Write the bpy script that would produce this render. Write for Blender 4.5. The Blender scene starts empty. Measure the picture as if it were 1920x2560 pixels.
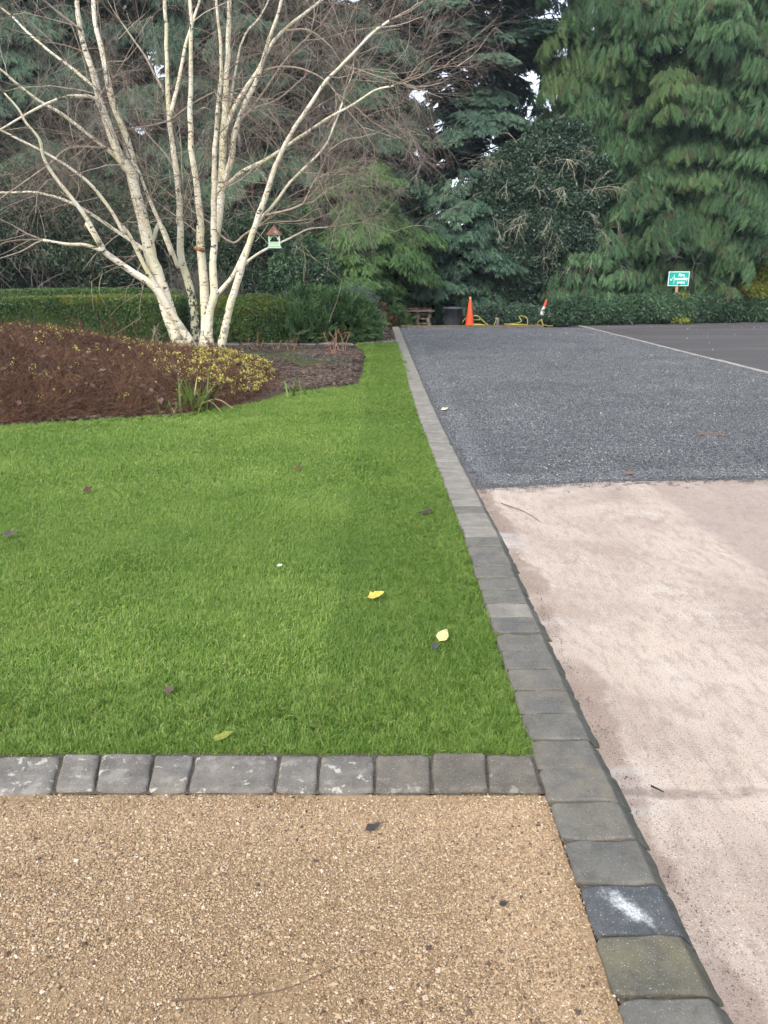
import bpy, math
import numpy as np
from mathutils import Vector, Matrix
R = math.radians
scene = bpy.context.scene
# ------------------------------------------------------------------ camera
cam_d = bpy.data.cameras.new('camera'); cam = bpy.data.objects.new('camera', cam_d)
scene.collection.objects.link(cam); scene.camera = cam
cam_d.sensor_fit = 'VERTICAL'; cam_d.sensor_height = 36.0; cam_d.sensor_width = 27.0; cam_d.lens = 27.04
cam_d.clip_start = 0.05; cam_d.clip_end = 2000
cam.location = (0, 0, 1.5); cam.rotation_euler = (R(90 - 17.06), 0, 0)
# ------------------------------------------------------------------ sky, sun, exposure
SUN_EL, SUN_AZ = R(38), R(208)           # bright overcast winter day; soft sun from behind-left of the camera
world = bpy.data.worlds.new('World'); scene.world = world; world.use_nodes = True
wn = world.node_tree.nodes; wl = world.node_tree.links; wn.clear()
sky = wn.new('ShaderNodeTexSky'); sky.sky_type = 'NISHITA'; sky.sun_disc = False
sky.sun_elevation = SUN_EL; sky.sun_rotation = SUN_AZ; sky.air_density = 1.0; sky.dust_density = 4.0; sky.ozone_density = 1.0
hs = wn.new('ShaderNodeMixRGB'); hs.blend_type = 'MIX'; hs.inputs[0].default_value = 0.62
hs.inputs[2].default_value = (8.3, 9.1, 10.4, 1)     # even cloud layer
wl.new(sky.outputs[0], hs.inputs[1])
bg = wn.new('ShaderNodeBackground'); bg.inputs[1].default_value = 0.13
wo = wn.new('ShaderNodeOutputWorld'); wl.new(hs.outputs[0], bg.inputs[0]); wl.new(bg.outputs[0], wo.inputs[0])
sun_d = bpy.data.lights.new('sun', 'SUN'); sun_d.energy = 1.5; sun_d.angle = R(25); sun_d.color = (1, .96, .89)
sun = bpy.data.objects.new('sun', sun_d); scene.collection.objects.link(sun)
sun.rotation_euler = (R(52), R(0), R(-28)); sun.location = (-4, -6, 12)
vs = scene.view_settings; vs.view_transform = 'Standard'; vs.look = 'None'; vs.exposure = 0.9; vs.gamma = 1; vs.use_curve_mapping = False
scene.cycles.use_denoising = True
scene.cycles.max_bounces = 5; scene.cycles.diffuse_bounces = 4; scene.cycles.glossy_bounces = 2
scene.cycles.transmission_bounces = 4; scene.cycles.transparent_max_bounces = 4
scene.cycles.use_adaptive_sampling = True; scene.cycles.adaptive_threshold = 0.03; scene.cycles.adaptive_min_samples = 16

# ------------------------------------------------------------------ helpers
COL = scene.collection
rng = np.random.default_rng(7)
def link(o, parent=None):
    COL.objects.link(o)
    if parent is not None: o.parent = parent
    return o
def tag(o, label=None, cat=None, group=None, kind=None):
    if label: o['label'] = label
    if cat: o['category'] = cat
    if group: o['group'] = group
    if kind: o['kind'] = kind
    return o
def empty(name, loc, rz=0.0):
    o = bpy.data.objects.new(name, None); o.location = loc; o.rotation_euler = (0, 0, rz); o.empty_display_size = .1
    return link(o)
class MB:
    def __init__(s): s.v = []; s.f = []; s.n = 0; s.a = []
    def add(s, v, f, a=0.0):
        v = np.asarray(v, float).reshape(-1, 3)
        s.v.append(v); s.f.extend([tuple(i + s.n for i in q) for q in f]); s.n += len(v)
        s.a.append(np.full(len(v), a) if np.isscalar(a) else np.asarray(a, float)); return s
    def box(s, c, d, rz=0.0, a=0.0, tilt=None):
        x, y, z = [k / 2 for k in d]
        v = np.array([(i * x, j * y, k * z) for i in (-1, 1) for j in (-1, 1) for k in (-1, 1)])
        if tilt is not None: v = v @ np.array(Matrix.Rotation(tilt[0], 3, tilt[1])).T
        if rz: v = v @ np.array(Matrix.Rotation(rz, 3, 'Z')).T
        return s.add(v + np.array(c), [(0, 1, 3, 2), (4, 6, 7, 5), (0, 4, 5, 1), (2, 3, 7, 6), (0, 2, 6, 4), (1, 5, 7, 3)], a)
    def tube(s, pts, rad, n=6, a=0.0, cap=True):
        P = np.asarray(pts, float); m = len(P); rad = np.broadcast_to(np.asarray(rad, float), (m,))
        T = np.gradient(P, axis=0); T /= np.linalg.norm(T, axis=1)[:, None] + 1e-9
        ref = np.array([0, 1, 0]) if abs(T[0][2]) > .7 else np.array([0, 0, 1.])
        vs_ = []
        u = np.cross(ref, T[0])
        for i in range(m):
            u = u - T[i] * np.dot(u, T[i]); u /= np.linalg.norm(u) + 1e-9; w = np.cross(T[i], u)
            ang = np.arange(n) * 2 * math.pi / n
            vs_.append(P[i] + rad[i] * (np.cos(ang)[:, None] * u + np.sin(ang)[:, None] * w))
        f = []
        for i in range(m - 1):
            for k in range(n):
                k2 = (k + 1) % n
                f.append((i * n + k, i * n + k2, (i + 1) * n + k2, (i + 1) * n + k))
        if cap: f.append(tuple(range(n))[::-1]); f.append(tuple((m - 1) * n + k for k in range(n)))
        return s.add(np.concatenate(vs_), f, a)
    def lathe(s, prof, n=24, c=(0, 0, 0), M=None, a=0.0):
        ang = np.arange(n) * 2 * math.pi / n
        v = np.concatenate([np.stack([r * np.cos(ang), r * np.sin(ang), np.full(n, z)], 1) for r, z in prof])
        if M is not None: v = v @ np.array(M).T
        f = [(i * n + k, i * n + (k + 1) % n, (i + 1) * n + (k + 1) % n, (i + 1) * n + k) for i in range(len(prof) - 1) for k in range(n)]
        return s.add(v + np.array(c), f, a)
    def mesh(s, name, mat, smooth=False):
        me = bpy.data.meshes.new(name)
        v = np.concatenate(s.v) if s.v else np.zeros((0, 3))
        me.from_pydata(v.tolist(), [], s.f)
        at_ = me.attributes.new('shade', 'FLOAT', 'POINT'); at_.data.foreach_set('value', np.concatenate(s.a).astype(np.float32))
        if mat: me.materials.append(mat)
        if smooth: me.polygons.foreach_set('use_smooth', np.ones(len(me.polygons), bool))
        me.update()
        if smooth == 'crease': me.set_sharp_from_angle(angle=R(24))
        return me
    def build(s, name, mat, parent=None, smooth=False):
        return link(bpy.data.objects.new(name, s.mesh(name, mat, smooth)), parent)
def smooth_path(P, k=4):
    P = np.asarray(P, float); n = len(P); out = []
    E = np.concatenate([[2 * P[0] - P[1]], P, [2 * P[-1] - P[-2]]])
    for i in range(n - 1):
        p0, p1, p2, p3 = E[i:i + 4]
        for t in np.arange(k) / k:
            out.append(.5 * ((2 * p1) + (p2 - p0) * t + (2 * p0 - 5 * p1 + 4 * p2 - p3) * t * t + (3 * p1 - p0 - 3 * p2 + p3) * t ** 3))
    out.append(P[-1]); return np.array(out)
def inside(poly, x, y):
    r = np.zeros(len(x), bool); j = len(poly) - 1
    for i in range(len(poly)):
        xi, yi = poly[i]; xj, yj = poly[j]
        c = ((yi > y) != (yj > y)) & (x < (xj - xi) * (y - yi) / (yj - yi + 1e-12) + xi)
        r ^= c; j = i
    return r
# smooth value noise for placement
_PH = np.random.default_rng(3).uniform(0, 6.28, (12, 3)); _FR = np.random.default_rng(4).normal(0, 1, (12, 3))
def wob(p, s=1.0, k=0):
    p = np.asarray(p, float) * s; r = 0
    for i in range(6):
        r = r + np.sin(p @ _FR[(i + k) % 12] * (1 + .35 * i) + _PH[i].sum() + k)
    return r / 3.5
# ---- geometry-node scatter of leaf / blade / stone templates (one object, uncountable stuff)
_GN = {}
def template(name, mb, mat, smooth=False):
    return bpy.data.objects.new(name, mb.mesh(name, mat, smooth))      # source shape only; not placed in the scene
def gn_group(temps):
    key = tuple(t.name for t in temps)
    if key in _GN: return _GN[key]
    ng = bpy.data.node_groups.new('scatter', 'GeometryNodeTree')
    ng.interface.new_socket('Geometry', in_out='INPUT', socket_type='NodeSocketGeometry')
    ng.interface.new_socket('Geometry', in_out='OUTPUT', socket_type='NodeSocketGeometry')
    n, l = ng.nodes, ng.links
    gi = n.new('NodeGroupInput'); go = n.new('NodeGroupOutput'); iop = n.new('GeometryNodeInstanceOnPoints'); g2i = n.new('GeometryNodeGeometryToInstance')
    for t in temps:
        oi = n.new('GeometryNodeObjectInfo'); oi.inputs['Object'].default_value = t; oi.transform_space = 'ORIGINAL'
        l.new(oi.outputs['Geometry'], g2i.inputs[0])
    def attr(nm, ty):
        a = n.new('GeometryNodeInputNamedAttribute'); a.data_type = ty; a.inputs['Name'].default_value = nm
        return a.outputs['Attribute']
    l.new(gi.outputs[0], iop.inputs['Points']); l.new(g2i.outputs[0], iop.inputs['Instance'])
    iop.inputs['Pick Instance'].default_value = True
    l.new(attr('idx', 'INT'), iop.inputs['Instance Index']); l.new(attr('rot', 'FLOAT_VECTOR'), iop.inputs['Rotation']); l.new(attr('scl', 'FLOAT'), iop.inputs['Scale'])
    l.new(iop.outputs[0], go.inputs[0]); _GN[key] = ng
    return ng
def frames(xdir, up=None, roll=None):
    """euler angles for local +X along xdir and local +Z as close to up as possible"""
    x = xdir / (np.linalg.norm(xdir, axis=1)[:, None] + 1e-9)
    u = np.tile([0, 0, 1.], (len(x), 1)) if up is None else up
    y = np.cross(u, x); bad = np.linalg.norm(y, axis=1) < 1e-3; y[bad] = [0, 1, 0]
    y /= np.linalg.norm(y, axis=1)[:, None]; z = np.cross(x, y)
    if roll is not None:
        c, s = np.cos(roll)[:, None], np.sin(roll)[:, None]; y, z = c * y + s * z, c * z - s * y
    ry = -np.arcsin(np.clip(x[:, 2], -1, 1)); rz = np.arctan2(x[:, 1], x[:, 0]); rx = np.arctan2(y[:, 2], z[:, 2])
    return np.stack([rx, ry, rz], 1)
def scatter(name, pos, rot, scl, tint, temps, parent=None, seed=0, kind='stuff'):
    m = len(pos); me = bpy.data.meshes.new(name); me.vertices.add(m)
    me.vertices.foreach_set('co', np.asarray(pos, np.float32).ravel())
    for nm, ty, arr in (('rot', 'FLOAT_VECTOR', rot), ('scl', 'FLOAT', np.broadcast_to(scl, (m,))), ('tint', 'FLOAT', np.broadcast_to(tint, (m,))), ('idx', 'INT', np.random.default_rng(seed).integers(0, len(temps), m))):
        a = me.attributes.new(nm, ty, 'POINT')
        a.data.foreach_set('vector' if ty == 'FLOAT_VECTOR' else 'value', np.ascontiguousarray(arr, np.int32 if ty == 'INT' else np.float32).ravel())
    o = link(bpy.data.objects.new(name, me), parent)
    md = o.modifiers.new('scatter', 'NODES'); md.node_group = gn_group(temps)
    if kind: o['kind'] = kind
    return o
def zrot(m, lo=-math.pi, hi=math.pi, tilt=0.0, r=rng):
    return np.stack([r.normal(0, tilt + 1e-9, m), r.normal(0, tilt + 1e-9, m), r.uniform(lo, hi, m)], 1)

# ------------------------------------------------------------------ materials
class NT:
    def __init__(s, name):
        s.m = bpy.data.materials.new(name); s.m.use_nodes = True; s.t = s.m.node_tree; s.t.nodes.clear()
        s.out = s.t.nodes.new('ShaderNodeOutputMaterial'); s.g = None
    def n(s, ty, **kw):
        o = s.t.nodes.new('ShaderNode' + ty)
        for k, v in kw.items(): setattr(o, k, v)
        return o
    def put(s, node, key, v):
        if v is None: return
        if isinstance(v, bpy.types.NodeSocket): s.t.links.new(v, node.inputs[key])
        else: node.inputs[key].default_value = v
    def pos(s, kind='world'):
        if kind == 'world': return s.n('NewGeometry').outputs['Position']
        tc = s.n('TexCoord').outputs['Object']
        r = s.n('ObjectInfo').outputs['Random']
        sc = s.n('VectorMath', operation='SCALE'); s.t.links.new(s.comb(r, r, r), sc.inputs[0]); sc.inputs['Scale'].default_value = 37.0
        ad = s.n('VectorMath', operation='ADD'); s.t.links.new(tc, ad.inputs[0]); s.t.links.new(sc.outputs[0], ad.inputs[1])
        return ad.outputs[0]
    def comb(s, x, y, z):
        c = s.n('CombineXYZ')
        for i, v in enumerate((x, y, z)): s.put(c, i, v)
        return c.outputs[0]
    def scale(s, vec, xyz):
        m = s.n('VectorMath', operation='MULTIPLY'); s.t.links.new(vec, m.inputs[0]); m.inputs[1].default_value = xyz; return m.outputs[0]
    def noise(s, vec, scale, detail=4, rough=.55, dist=0.0, out='Fac'):
        o = s.n('TexNoise'); s.put(o, 'Vector', vec); s.put(o, 'Scale', scale); s.put(o, 'Detail', detail); s.put(o, 'Roughness', rough); s.put(o, 'Distortion', dist); return o.outputs[out]
    def voro(s, vec, scale, out='Color', feature='F1', rnd=1.0):
        o = s.n('TexVoronoi', feature=feature); s.put(o, 'Vector', vec); s.put(o, 'Scale', scale); s.put(o, 'Randomness', rnd); return o.outputs[out]
    def ramp(s, fac, stops, interp='LINEAR'):
        o = s.n('ValToRGB'); s.t.links.new(fac, o.inputs[0]); cr = o.color_ramp; cr.interpolation = interp
        while len(cr.elements) < len(stops): cr.elements.new(.5)
        for e, (p, c) in zip(cr.elements, stops): e.position = p; e.color = (*c, 1) if not np.isscalar(c) else (c, c, c, 1)
        return o.outputs[0]
    def mix(s, fac, a, b, mode='MIX'):
        o = s.n('MixRGB', blend_type=mode); s.put(o, 0, fac)
        for i, v in ((1, a), (2, b)): s.put(o, i, (*v, 1) if isinstance(v, tuple) and len(v) == 3 else v)
        return o.outputs[0]
    def math(s, op, a, b=None, c=None, clamp=False):
        o = s.n('Math', operation=op, use_clamp=clamp)
        for i, v in enumerate((a, b, c)): s.put(o, i, v)
        return o.outputs[0]
    def attr(s, name, ty='GEOMETRY'):
        o = s.n('Attribute', attribute_type=ty, attribute_name=name); return o.outputs['Fac']
    def sep(s, vec):
        o = s.n('SeparateXYZ'); s.t.links.new(vec, o.inputs[0]); return o.outputs
    def rng(s, v, a, b, lo=0.0, hi=1.0):
        o = s.n('MapRange'); o.interpolation_type = 'SMOOTHSTEP'
        for k, x in ((0, v), (1, a), (2, b), (3, lo), (4, hi)): s.put(o, k, x)
        return o.outputs[0]
    def bump(s, h, strength=.5, dist=.01, normal=None):
        o = s.n('Bump'); s.put(o, 'Height', h); s.put(o, 'Strength', strength); s.put(o, 'Distance', dist)
        if normal is not None: s.put(o, 'Normal', normal)
        return o.outputs[0]
    def done(s, col, rough=.8, normal=None, spec=.3, transl=0.0, metal=0.0, tcol=None):
        p = s.n('BsdfPrincipled'); s.put(p, 'Base Color', (*col, 1) if isinstance(col, tuple) and len(col) == 3 else col); s.put(p, 'Roughness', rough); s.put(p, 'Specular IOR Level', spec); s.put(p, 'Metallic', metal)
        if normal is not None: s.put(p, 'Normal', normal)
        sh = p.outputs[0]
        if transl:
            tr = s.n('BsdfTranslucent'); c2 = tcol if tcol is not None else col
            s.put(tr, 0, (*c2, 1) if isinstance(c2, tuple) else c2)
            mx = s.n('MixShader'); mx.inputs[0].default_value = transl; s.t.links.new(sh, mx.inputs[1]); s.t.links.new(tr.outputs[0], mx.inputs[2]); sh = mx.outputs[0]
        s.t.links.new(sh, s.out.inputs[0]); return s.m
def simple(name, c, rough=.7, var=.25, scale=12, spec=.3, metal=0, bump=.2, kind='object'):
    t = NT(name); p = t.pos(kind); n1 = t.noise(p, scale, 5)
    d = tuple(x * (1 - var) for x in c); u = tuple(min(1, x * (1 + var)) for x in c)
    return t.done(t.ramp(n1, [(.3, d), (.7, u)]), rough, t.bump(t.noise(p, scale * 5, 3), bump, .004), spec, metal=metal)
def leafmat(name, dark, mid, light, rough=.5, transl=.2, spec=.35, patch=0.0, pc=None):
    """foliage colour: leaf-to-leaf variation (tint stored per spray, jitter per leaf)"""
    t = NT(name); a = t.math('ADD', t.attr('tint', 'INSTANCER'), t.attr('shade'))
    c = t.ramp(a, [(.05, dark), (.5, mid), (.95, light)])
    if pc is not None: c = t.mix(t.rng(t.noise(t.pos(), patch, 2), .52, .68), c, pc)
    return t.done(c, rough, None, spec, transl)
# ================================================================== THE GROUND
ROAD = -0.045
KX = [(-1, .53), (0, .515), (1.3, .508), (2, .492), (3, .486), (4.5, .482), (5.4, .462), (6.5, .435), (8.5, .392), (11, .362), (13.6, .342), (18, .30), (24.6, .25)]
def kx(y): return np.interp(y, [a for a, b in KX], [b for a, b in KX])
def sheet(name, poly, z, mat, parent=None, sub=0, amp=0.0):
    mb = MB(); P = np.array(poly)
    if sub:
        x0, y0 = P.min(0); x1, y1 = P.max(0); nx, ny = max(2, int((x1 - x0) / sub)), max(2, int((y1 - y0) / sub))
        X, Y = np.meshgrid(np.linspace(x0, x1, nx), np.linspace(y0, y1, ny)); v = np.stack([X.ravel(), Y.ravel(), np.zeros(X.size)], 1)
        v[:, 2] = z + amp * wob(v, 1.3)
        mb.add(v, [(j * nx + i, j * nx + i + 1, (j + 1) * nx + i + 1, (j + 1) * nx + i) for j in range(ny - 1) for i in range(nx - 1)])
    else:
        mb.add([(x, y, z) for x, y in poly], [tuple(range(len(poly)))])
    return mb.build(name, mat, parent, smooth=bool(sub))
# --- soil to the horizon
t = NT('woodland_soil'); p = t.pos()
M_SOIL = t.done(t.ramp(t.noise(p, 1.7, 8, .65), [(.3, (.018, .014, .010)), (.55, (.040, .030, .022)), (.75, (.060, .048, .032))]), .95, t.bump(t.noise(p, 14, 6), .8, .03), .15)
tag(sheet('ground', [(-250, -60), (250, -60), (250, 300), (-250, 300)], -.14, M_SOIL), kind='structure')
# --- buff gravel path
t = NT('buff_path_fines'); p = t.pos()
c = t.ramp(t.noise(p, 110, 5, .7), [(.28, (.175, .112, .060)), (.5, (.345, .235, .130)), (.72, (.48, .350, .215))])
c = t.mix(t.rng(t.noise(p, 2.3, 3), .35, .75), c, t.mix(.5, c, (.37, .265, .17)))
c = t.mix(t.rng(t.noise(p, 7, 4), .62, .74, 0, .45), c, (.20, .13, .085))
M_PATH = t.done(c, .95, t.bump(t.noise(p, 190, 5, .7), .9, .006), .12)
PATHP = [(-4.2, -.8), (.53, -.8)] + [(float(kx(y)), y) for y in np.linspace(-.6, 1.99, 12)] + [(-4.2, 2.0)]
path = tag(sheet('gravel_path', PATHP, -.016, M_PATH), kind='structure')
# --- concrete drive, three slabs
def concrete(name, base, dark, grit, side=(.29, .215, .185)):
    t = NT(name); p = t.pos(); xs = t.sep(p)
    big = t.noise(p, 1.1, 6, .6, .6); c = t.ramp(big, [(.30, dark), (.50, base), (.70, tuple(min(.85, k * 1.16) for k in base))])
    c = t.mix(t.rng(t.noise(p, 3.4, 6, .7, .8), .50, .70, 0, .5), c, dark); c = t.mix(t.rng(t.noise(p, 2.2, 6, .7, .5), .52, .70, 0, .55), c, (.60, .54, .47))
    rx_ = t.math('ADD', xs[0], t.math('MULTIPLY', t.math('SUBTRACT', t.noise(p, 6, 5, .7), .5), .16)); c = t.mix(t.rng(rx_, 2.00, 2.10, 0, .55), c, side)
    c = t.mix(t.math('MULTIPLY', t.rng(xs[1], 2.3, 1.2), t.rng(t.noise(p, 2.6, 5, .65), .42, .62, 0, .5)), c, (.23, .165, .13))
    st = t.scale(p, (1.0, .35, 1)); c = t.mix(t.rng(t.noise(st, 22, 4, .7), .46, .64, 0, .5), c, tuple(k * .60 for k in base))
    c = t.mix(t.rng(t.noise(p, 150, 3, .7), .56, .66, 0, grit), c, (.11, .085, .075))
    c = t.mix(t.rng(t.noise(p, 260, 2, .6), .56, .70, 0, .6), c, (.74, .69, .63))
    # ragged drift of red-brown grit lying along the kerb foot, with a few bleached patches
    edge = t.math('ADD', t.math('MULTIPLY', t.noise(t.scale(p, (.3, 1, 1)), 2.1, 5, .6), .46), .60)
    drift = t.math('MULTIPLY', t.rng(t.math('SUBTRACT', edge, xs[0]), 0.0, .03), t.rng(t.noise(t.scale(p, (.4, 1, 1)), 1.25, 2), .40, .47))
    c = t.mix(t.math('MULTIPLY', drift, .66), c, t.ramp(t.noise(p, 210, 4, .7), [(.3, (.15, .10, .078)), (.7, (.36, .265, .21))]))
    wht = t.math('MULTIPLY', t.rng(xs[0], .93, .74), t.rng(t.noise(t.scale(p, (.5, 1, 1)), 2.6, 3), .56, .66))
    c = t.mix(t.math('MULTIPLY', wht, .35), c, (.66, .65, .62))
    jy = t.math('ADD', xs[1], t.math('MULTIPLY', t.math('SUBTRACT', t.noise(p, 5, 4), .5), .10)); jb = t.math('MULTIPLY', t.rng(t.math('ABSOLUTE', t.math('SUBTRACT', jy, 2.035)), .032, .010), t.rng(t.noise(p, 9, 4), .25, .6))
    c = t.mix(t.math('MULTIPLY', jb, .6), c, (.16, .115, .09))
    h = t.math('ADD', t.noise(st, 60, 5, .7), t.math('MULTIPLY', t.noise(p, 240, 3), .6))
    return t.done(c, .9, t.bump(h, .9, .008), .2)
M_C1 = concrete('pale_concrete', (.465, .368, .298), (.325, .242, .190), .95)
M_C2 = concrete('pinkish_concrete', (.335, .265, .232), (.215, .165, .146), .7)
drive = tag(empty('concrete_drive', (0, 0, 0)), kind='structure')
def slab(x0, x1, y0, y1, z, mat, left_kerb):
    ys = np.linspace(y0, y1, 40); mb = MB()
    xl = kx(ys) + .215 if left_kerb else np.full(40, x0)
    nx = 14; v = []
    for i, y in enumerate(ys):
        for k in range(nx):
            x = xl[i] + (x1 - xl[i]) * k / (nx - 1); e = 0
            if i in (0, 39): e = .001 * math.sin(x * 37)
            v.append((x, y + e, z + .004 * math.sin(x * 1.7 + y) - (.0015 if i in (0, 39) else 0)))
    mb.add(v, [(j * nx + i, j * nx + i + 1, (j + 1) * nx + i + 1, (j + 1) * nx + i) for j in range(39) for i in range(nx - 1)])
    mb.build('slab', mat, drive, smooth=True)
slab(.7, 7.5, -.8, 2.075, ROAD + .0005, M_C1, True)
slab(.7, 7.5, 2.036, 6.3, ROAD + .002, M_C1, True)
t = NT('joint_dirt'); p = t.pos()
M_JOINT = t.done(t.ramp(t.noise(p, 60, 6, .7), [(.3, (.06, .045, .04)), (.7, (.19, .14, .115))]), .95, t.bump(t.noise(p, 120, 4), .9, .01), .1)
tag(sheet('road_base', [(.55, -.9), (8, -.9), (8, 6.5), (.4, 6.5)], ROAD - .018, M_JOINT), kind='structure')
# --- grey chippings
t = NT('grey_chippings'); p = t.pos(); xs = t.sep(p)
g1 = t.ramp(t.sep(t.voro(p, 95))[0], [(0, (.050, .054, .059)), (.45, (.108, .114, .122)), (.8, (.18, .187, .196)), (1, (.36, .365, .37))])
g2 = t.ramp(t.noise(p, 46, 4, .8), [(.3, (.06, .065, .074)), (.7, (.20, .21, .23))])
c = t.mix(.45, g1, g2)
c = t.mix(t.rng(t.noise(t.scale(p, (.45, 1.5, 1)), .9, 5, .6), .35, .75, 0, .28), c, (.155, .165, .18))
far = t.math('MULTIPLY', t.rng(xs[1], 21.5, 24.4), t.rng(t.noise(p, 1.6, 4), .3, .55)); c = t.mix(t.math('MULTIPLY', far, .7), c, (.085, .062, .048))
moss = t.math('MULTIPLY', t.rng(xs[1], 16, 22), t.rng(t.noise(p, .8, 4), .45, .65)); c = t.mix(t.math('MULTIPLY', moss, .35), c, (.07, .09, .055))
near = t.math('MULTIPLY', t.rng(t.math('ADD', xs[1], t.math('MULTIPLY', t.noise(p, 4, 3), .9)), 6.75, 6.1), t.rng(xs[0], 1.9, 1.2)); c = t.mix(t.math('MULTIPLY', near, .55), c, (.15, .11, .085))
M_GREY = t.done(c, .85, t.bump(t.voro(p, 95, 'Distance'), .9, .012), .25)
GP = [(float(kx(5.55)) + .215, 5.62), (1.03, 5.66), (1.3, 5.74), (1.75, 5.84), (2.4, 5.885), (3.1, 5.93), (6.34, 6.02), (6.34, 24.9)] + [(float(kx(y)) + .215, y) for y in np.linspace(24.5, 6, 14)]
chips = tag(sheet('grey_gravel_yard', GP, ROAD + .007, M_GREY), kind='structure')
# --- tarmac beyond the edging
t = NT('worn_tarmac'); p = t.pos()
c = t.ramp(t.noise(p, 38, 5, .8), [(.3, (.055, .050, .049)), (.7, (.122, .113, .111))])
c = t.mix(t.rng(t.noise(t.scale(p, (.25, 1.4, 1)), .8, 5, .6), .42, .70, 0, .55), c, (.155, .14, .145))
c = t.mix(t.rng(t.noise(p, 9, 4, .7), .66, .74, 0, .6), c, (.05, .032, .024))
M_TAR = t.done(c, .88, t.bump(t.noise(p, 120, 3), .6, .008), .2)
tag(sheet('tarmac', [(6.45, 5.9), (40, 5.9), (40, 40), (14.6, 29.6), (9, 27.2), (6, 26.4), (5.2, 26.2), (6.37, 24.9), (6.45, 24)], ROAD, M_TAR), kind='structure')
# --- bed soil : low rise, bark mulch, moss
BEDEDGE = [(-7.5, 6.7), (-6, 7.35), (-4.6, 7.9), (-4.08, 8.09), (-3.35, 8.42), (-2.78, 8.62), (-2.38, 8.76), (-2.0, 9.15), (-1.59, 9.75), (-1.30, 10.35), (-1.05, 10.70), (-.62, 11.0), (-.40, 11.3), (-.345, 11.9), (-.345, 13.2), (-.365, 14.6), (-.375, 15.6), (-.42, 16.6), (-.52, 17.5), (-.64, 18.25)]
BED = BEDEDGE + [(.27, 18.95), (.24, 24.6), (-16, 24.6), (-16, 4)]
def bed_h(x, y):
    d = np.hypot((x + 3.5) / 3.4, (y - 14.2) / 3.0)
    return .02 + .17 * np.exp(-d * d * 1.3) - .035
t = NT('bark_mulch_soil'); p = t.pos()
c = t.ramp(t.noise(p, 26, 8, .75), [(.3, (.024, .016, .012)), (.5, (.072, .050, .040)), (.72, (.150, .112, .090))])
xb = t.sep(p); mz = t.math('MULTIPLY', t.rng(xb[1], 12.6, 13.6), t.rng(xb[0], -.75, -1.1)); c = t.mix(t.math('MULTIPLY', t.math('ADD', mz, .25, None, True), t.rng(t.noise(p, 1.3, 5, .65), .36, .54, 0, .85)), c, t.ramp(t.noise(p, 30, 4), [(.3, (.035, .042, .014)), (.7, (.125, .130, .040))]))
M_BED = t.done(c, .95, t.bump(t.noise(p, 45, 6, .7), 1, .02), .15)
mb = MB(); X, Y = np.meshgrid(np.linspace(-16, .45, 90), np.linspace(4, 24.6, 110)); ins = inside(BED, X.ravel(), Y.ravel()); nx = 90
Z = bed_h(X, Y).ravel() + .012 * wob(np.stack([X.ravel(), Y.ravel(), 0 * X.ravel()], 1), 3)
Z[~ins] = -.055
mb.add(np.stack([X.ravel(), Y.ravel(), Z], 1), [(j * nx + i, j * nx + i + 1, (j + 1) * nx + i + 1, (j + 1) * nx + i) for j in range(109) for i in range(89)])
bed = tag(mb.build('planting_bed', M_BED, smooth=True), kind='structure')
# --- lawn
LAWN = [(-7.5, 2.19), (-1.3, 2.185), (-.6, 2.20), (.492, 2.19)] + [(float(kx(y)), y) for y in np.linspace(2.6, 18.3, 20)] + [(.28, 18.62), (-.62, 18.28)] + BEDEDGE[::-1]
t = NT('turf_thatch'); p = t.pos()
M_LAWN = t.done(t.ramp(t.noise(p, 60, 5, .7), [(.3, (.042, .080, .014)), (.7, (.115, .190, .030))]), .95, t.bump(t.noise(p, 150, 4), 1, .01), .1)
mb = MB(); mb.add([(x, y, -.03) for x, y in LAWN], [tuple(range(len(LAWN)))]); lawn = tag(mb.build('lawn', M_LAWN), kind='structure')

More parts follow.
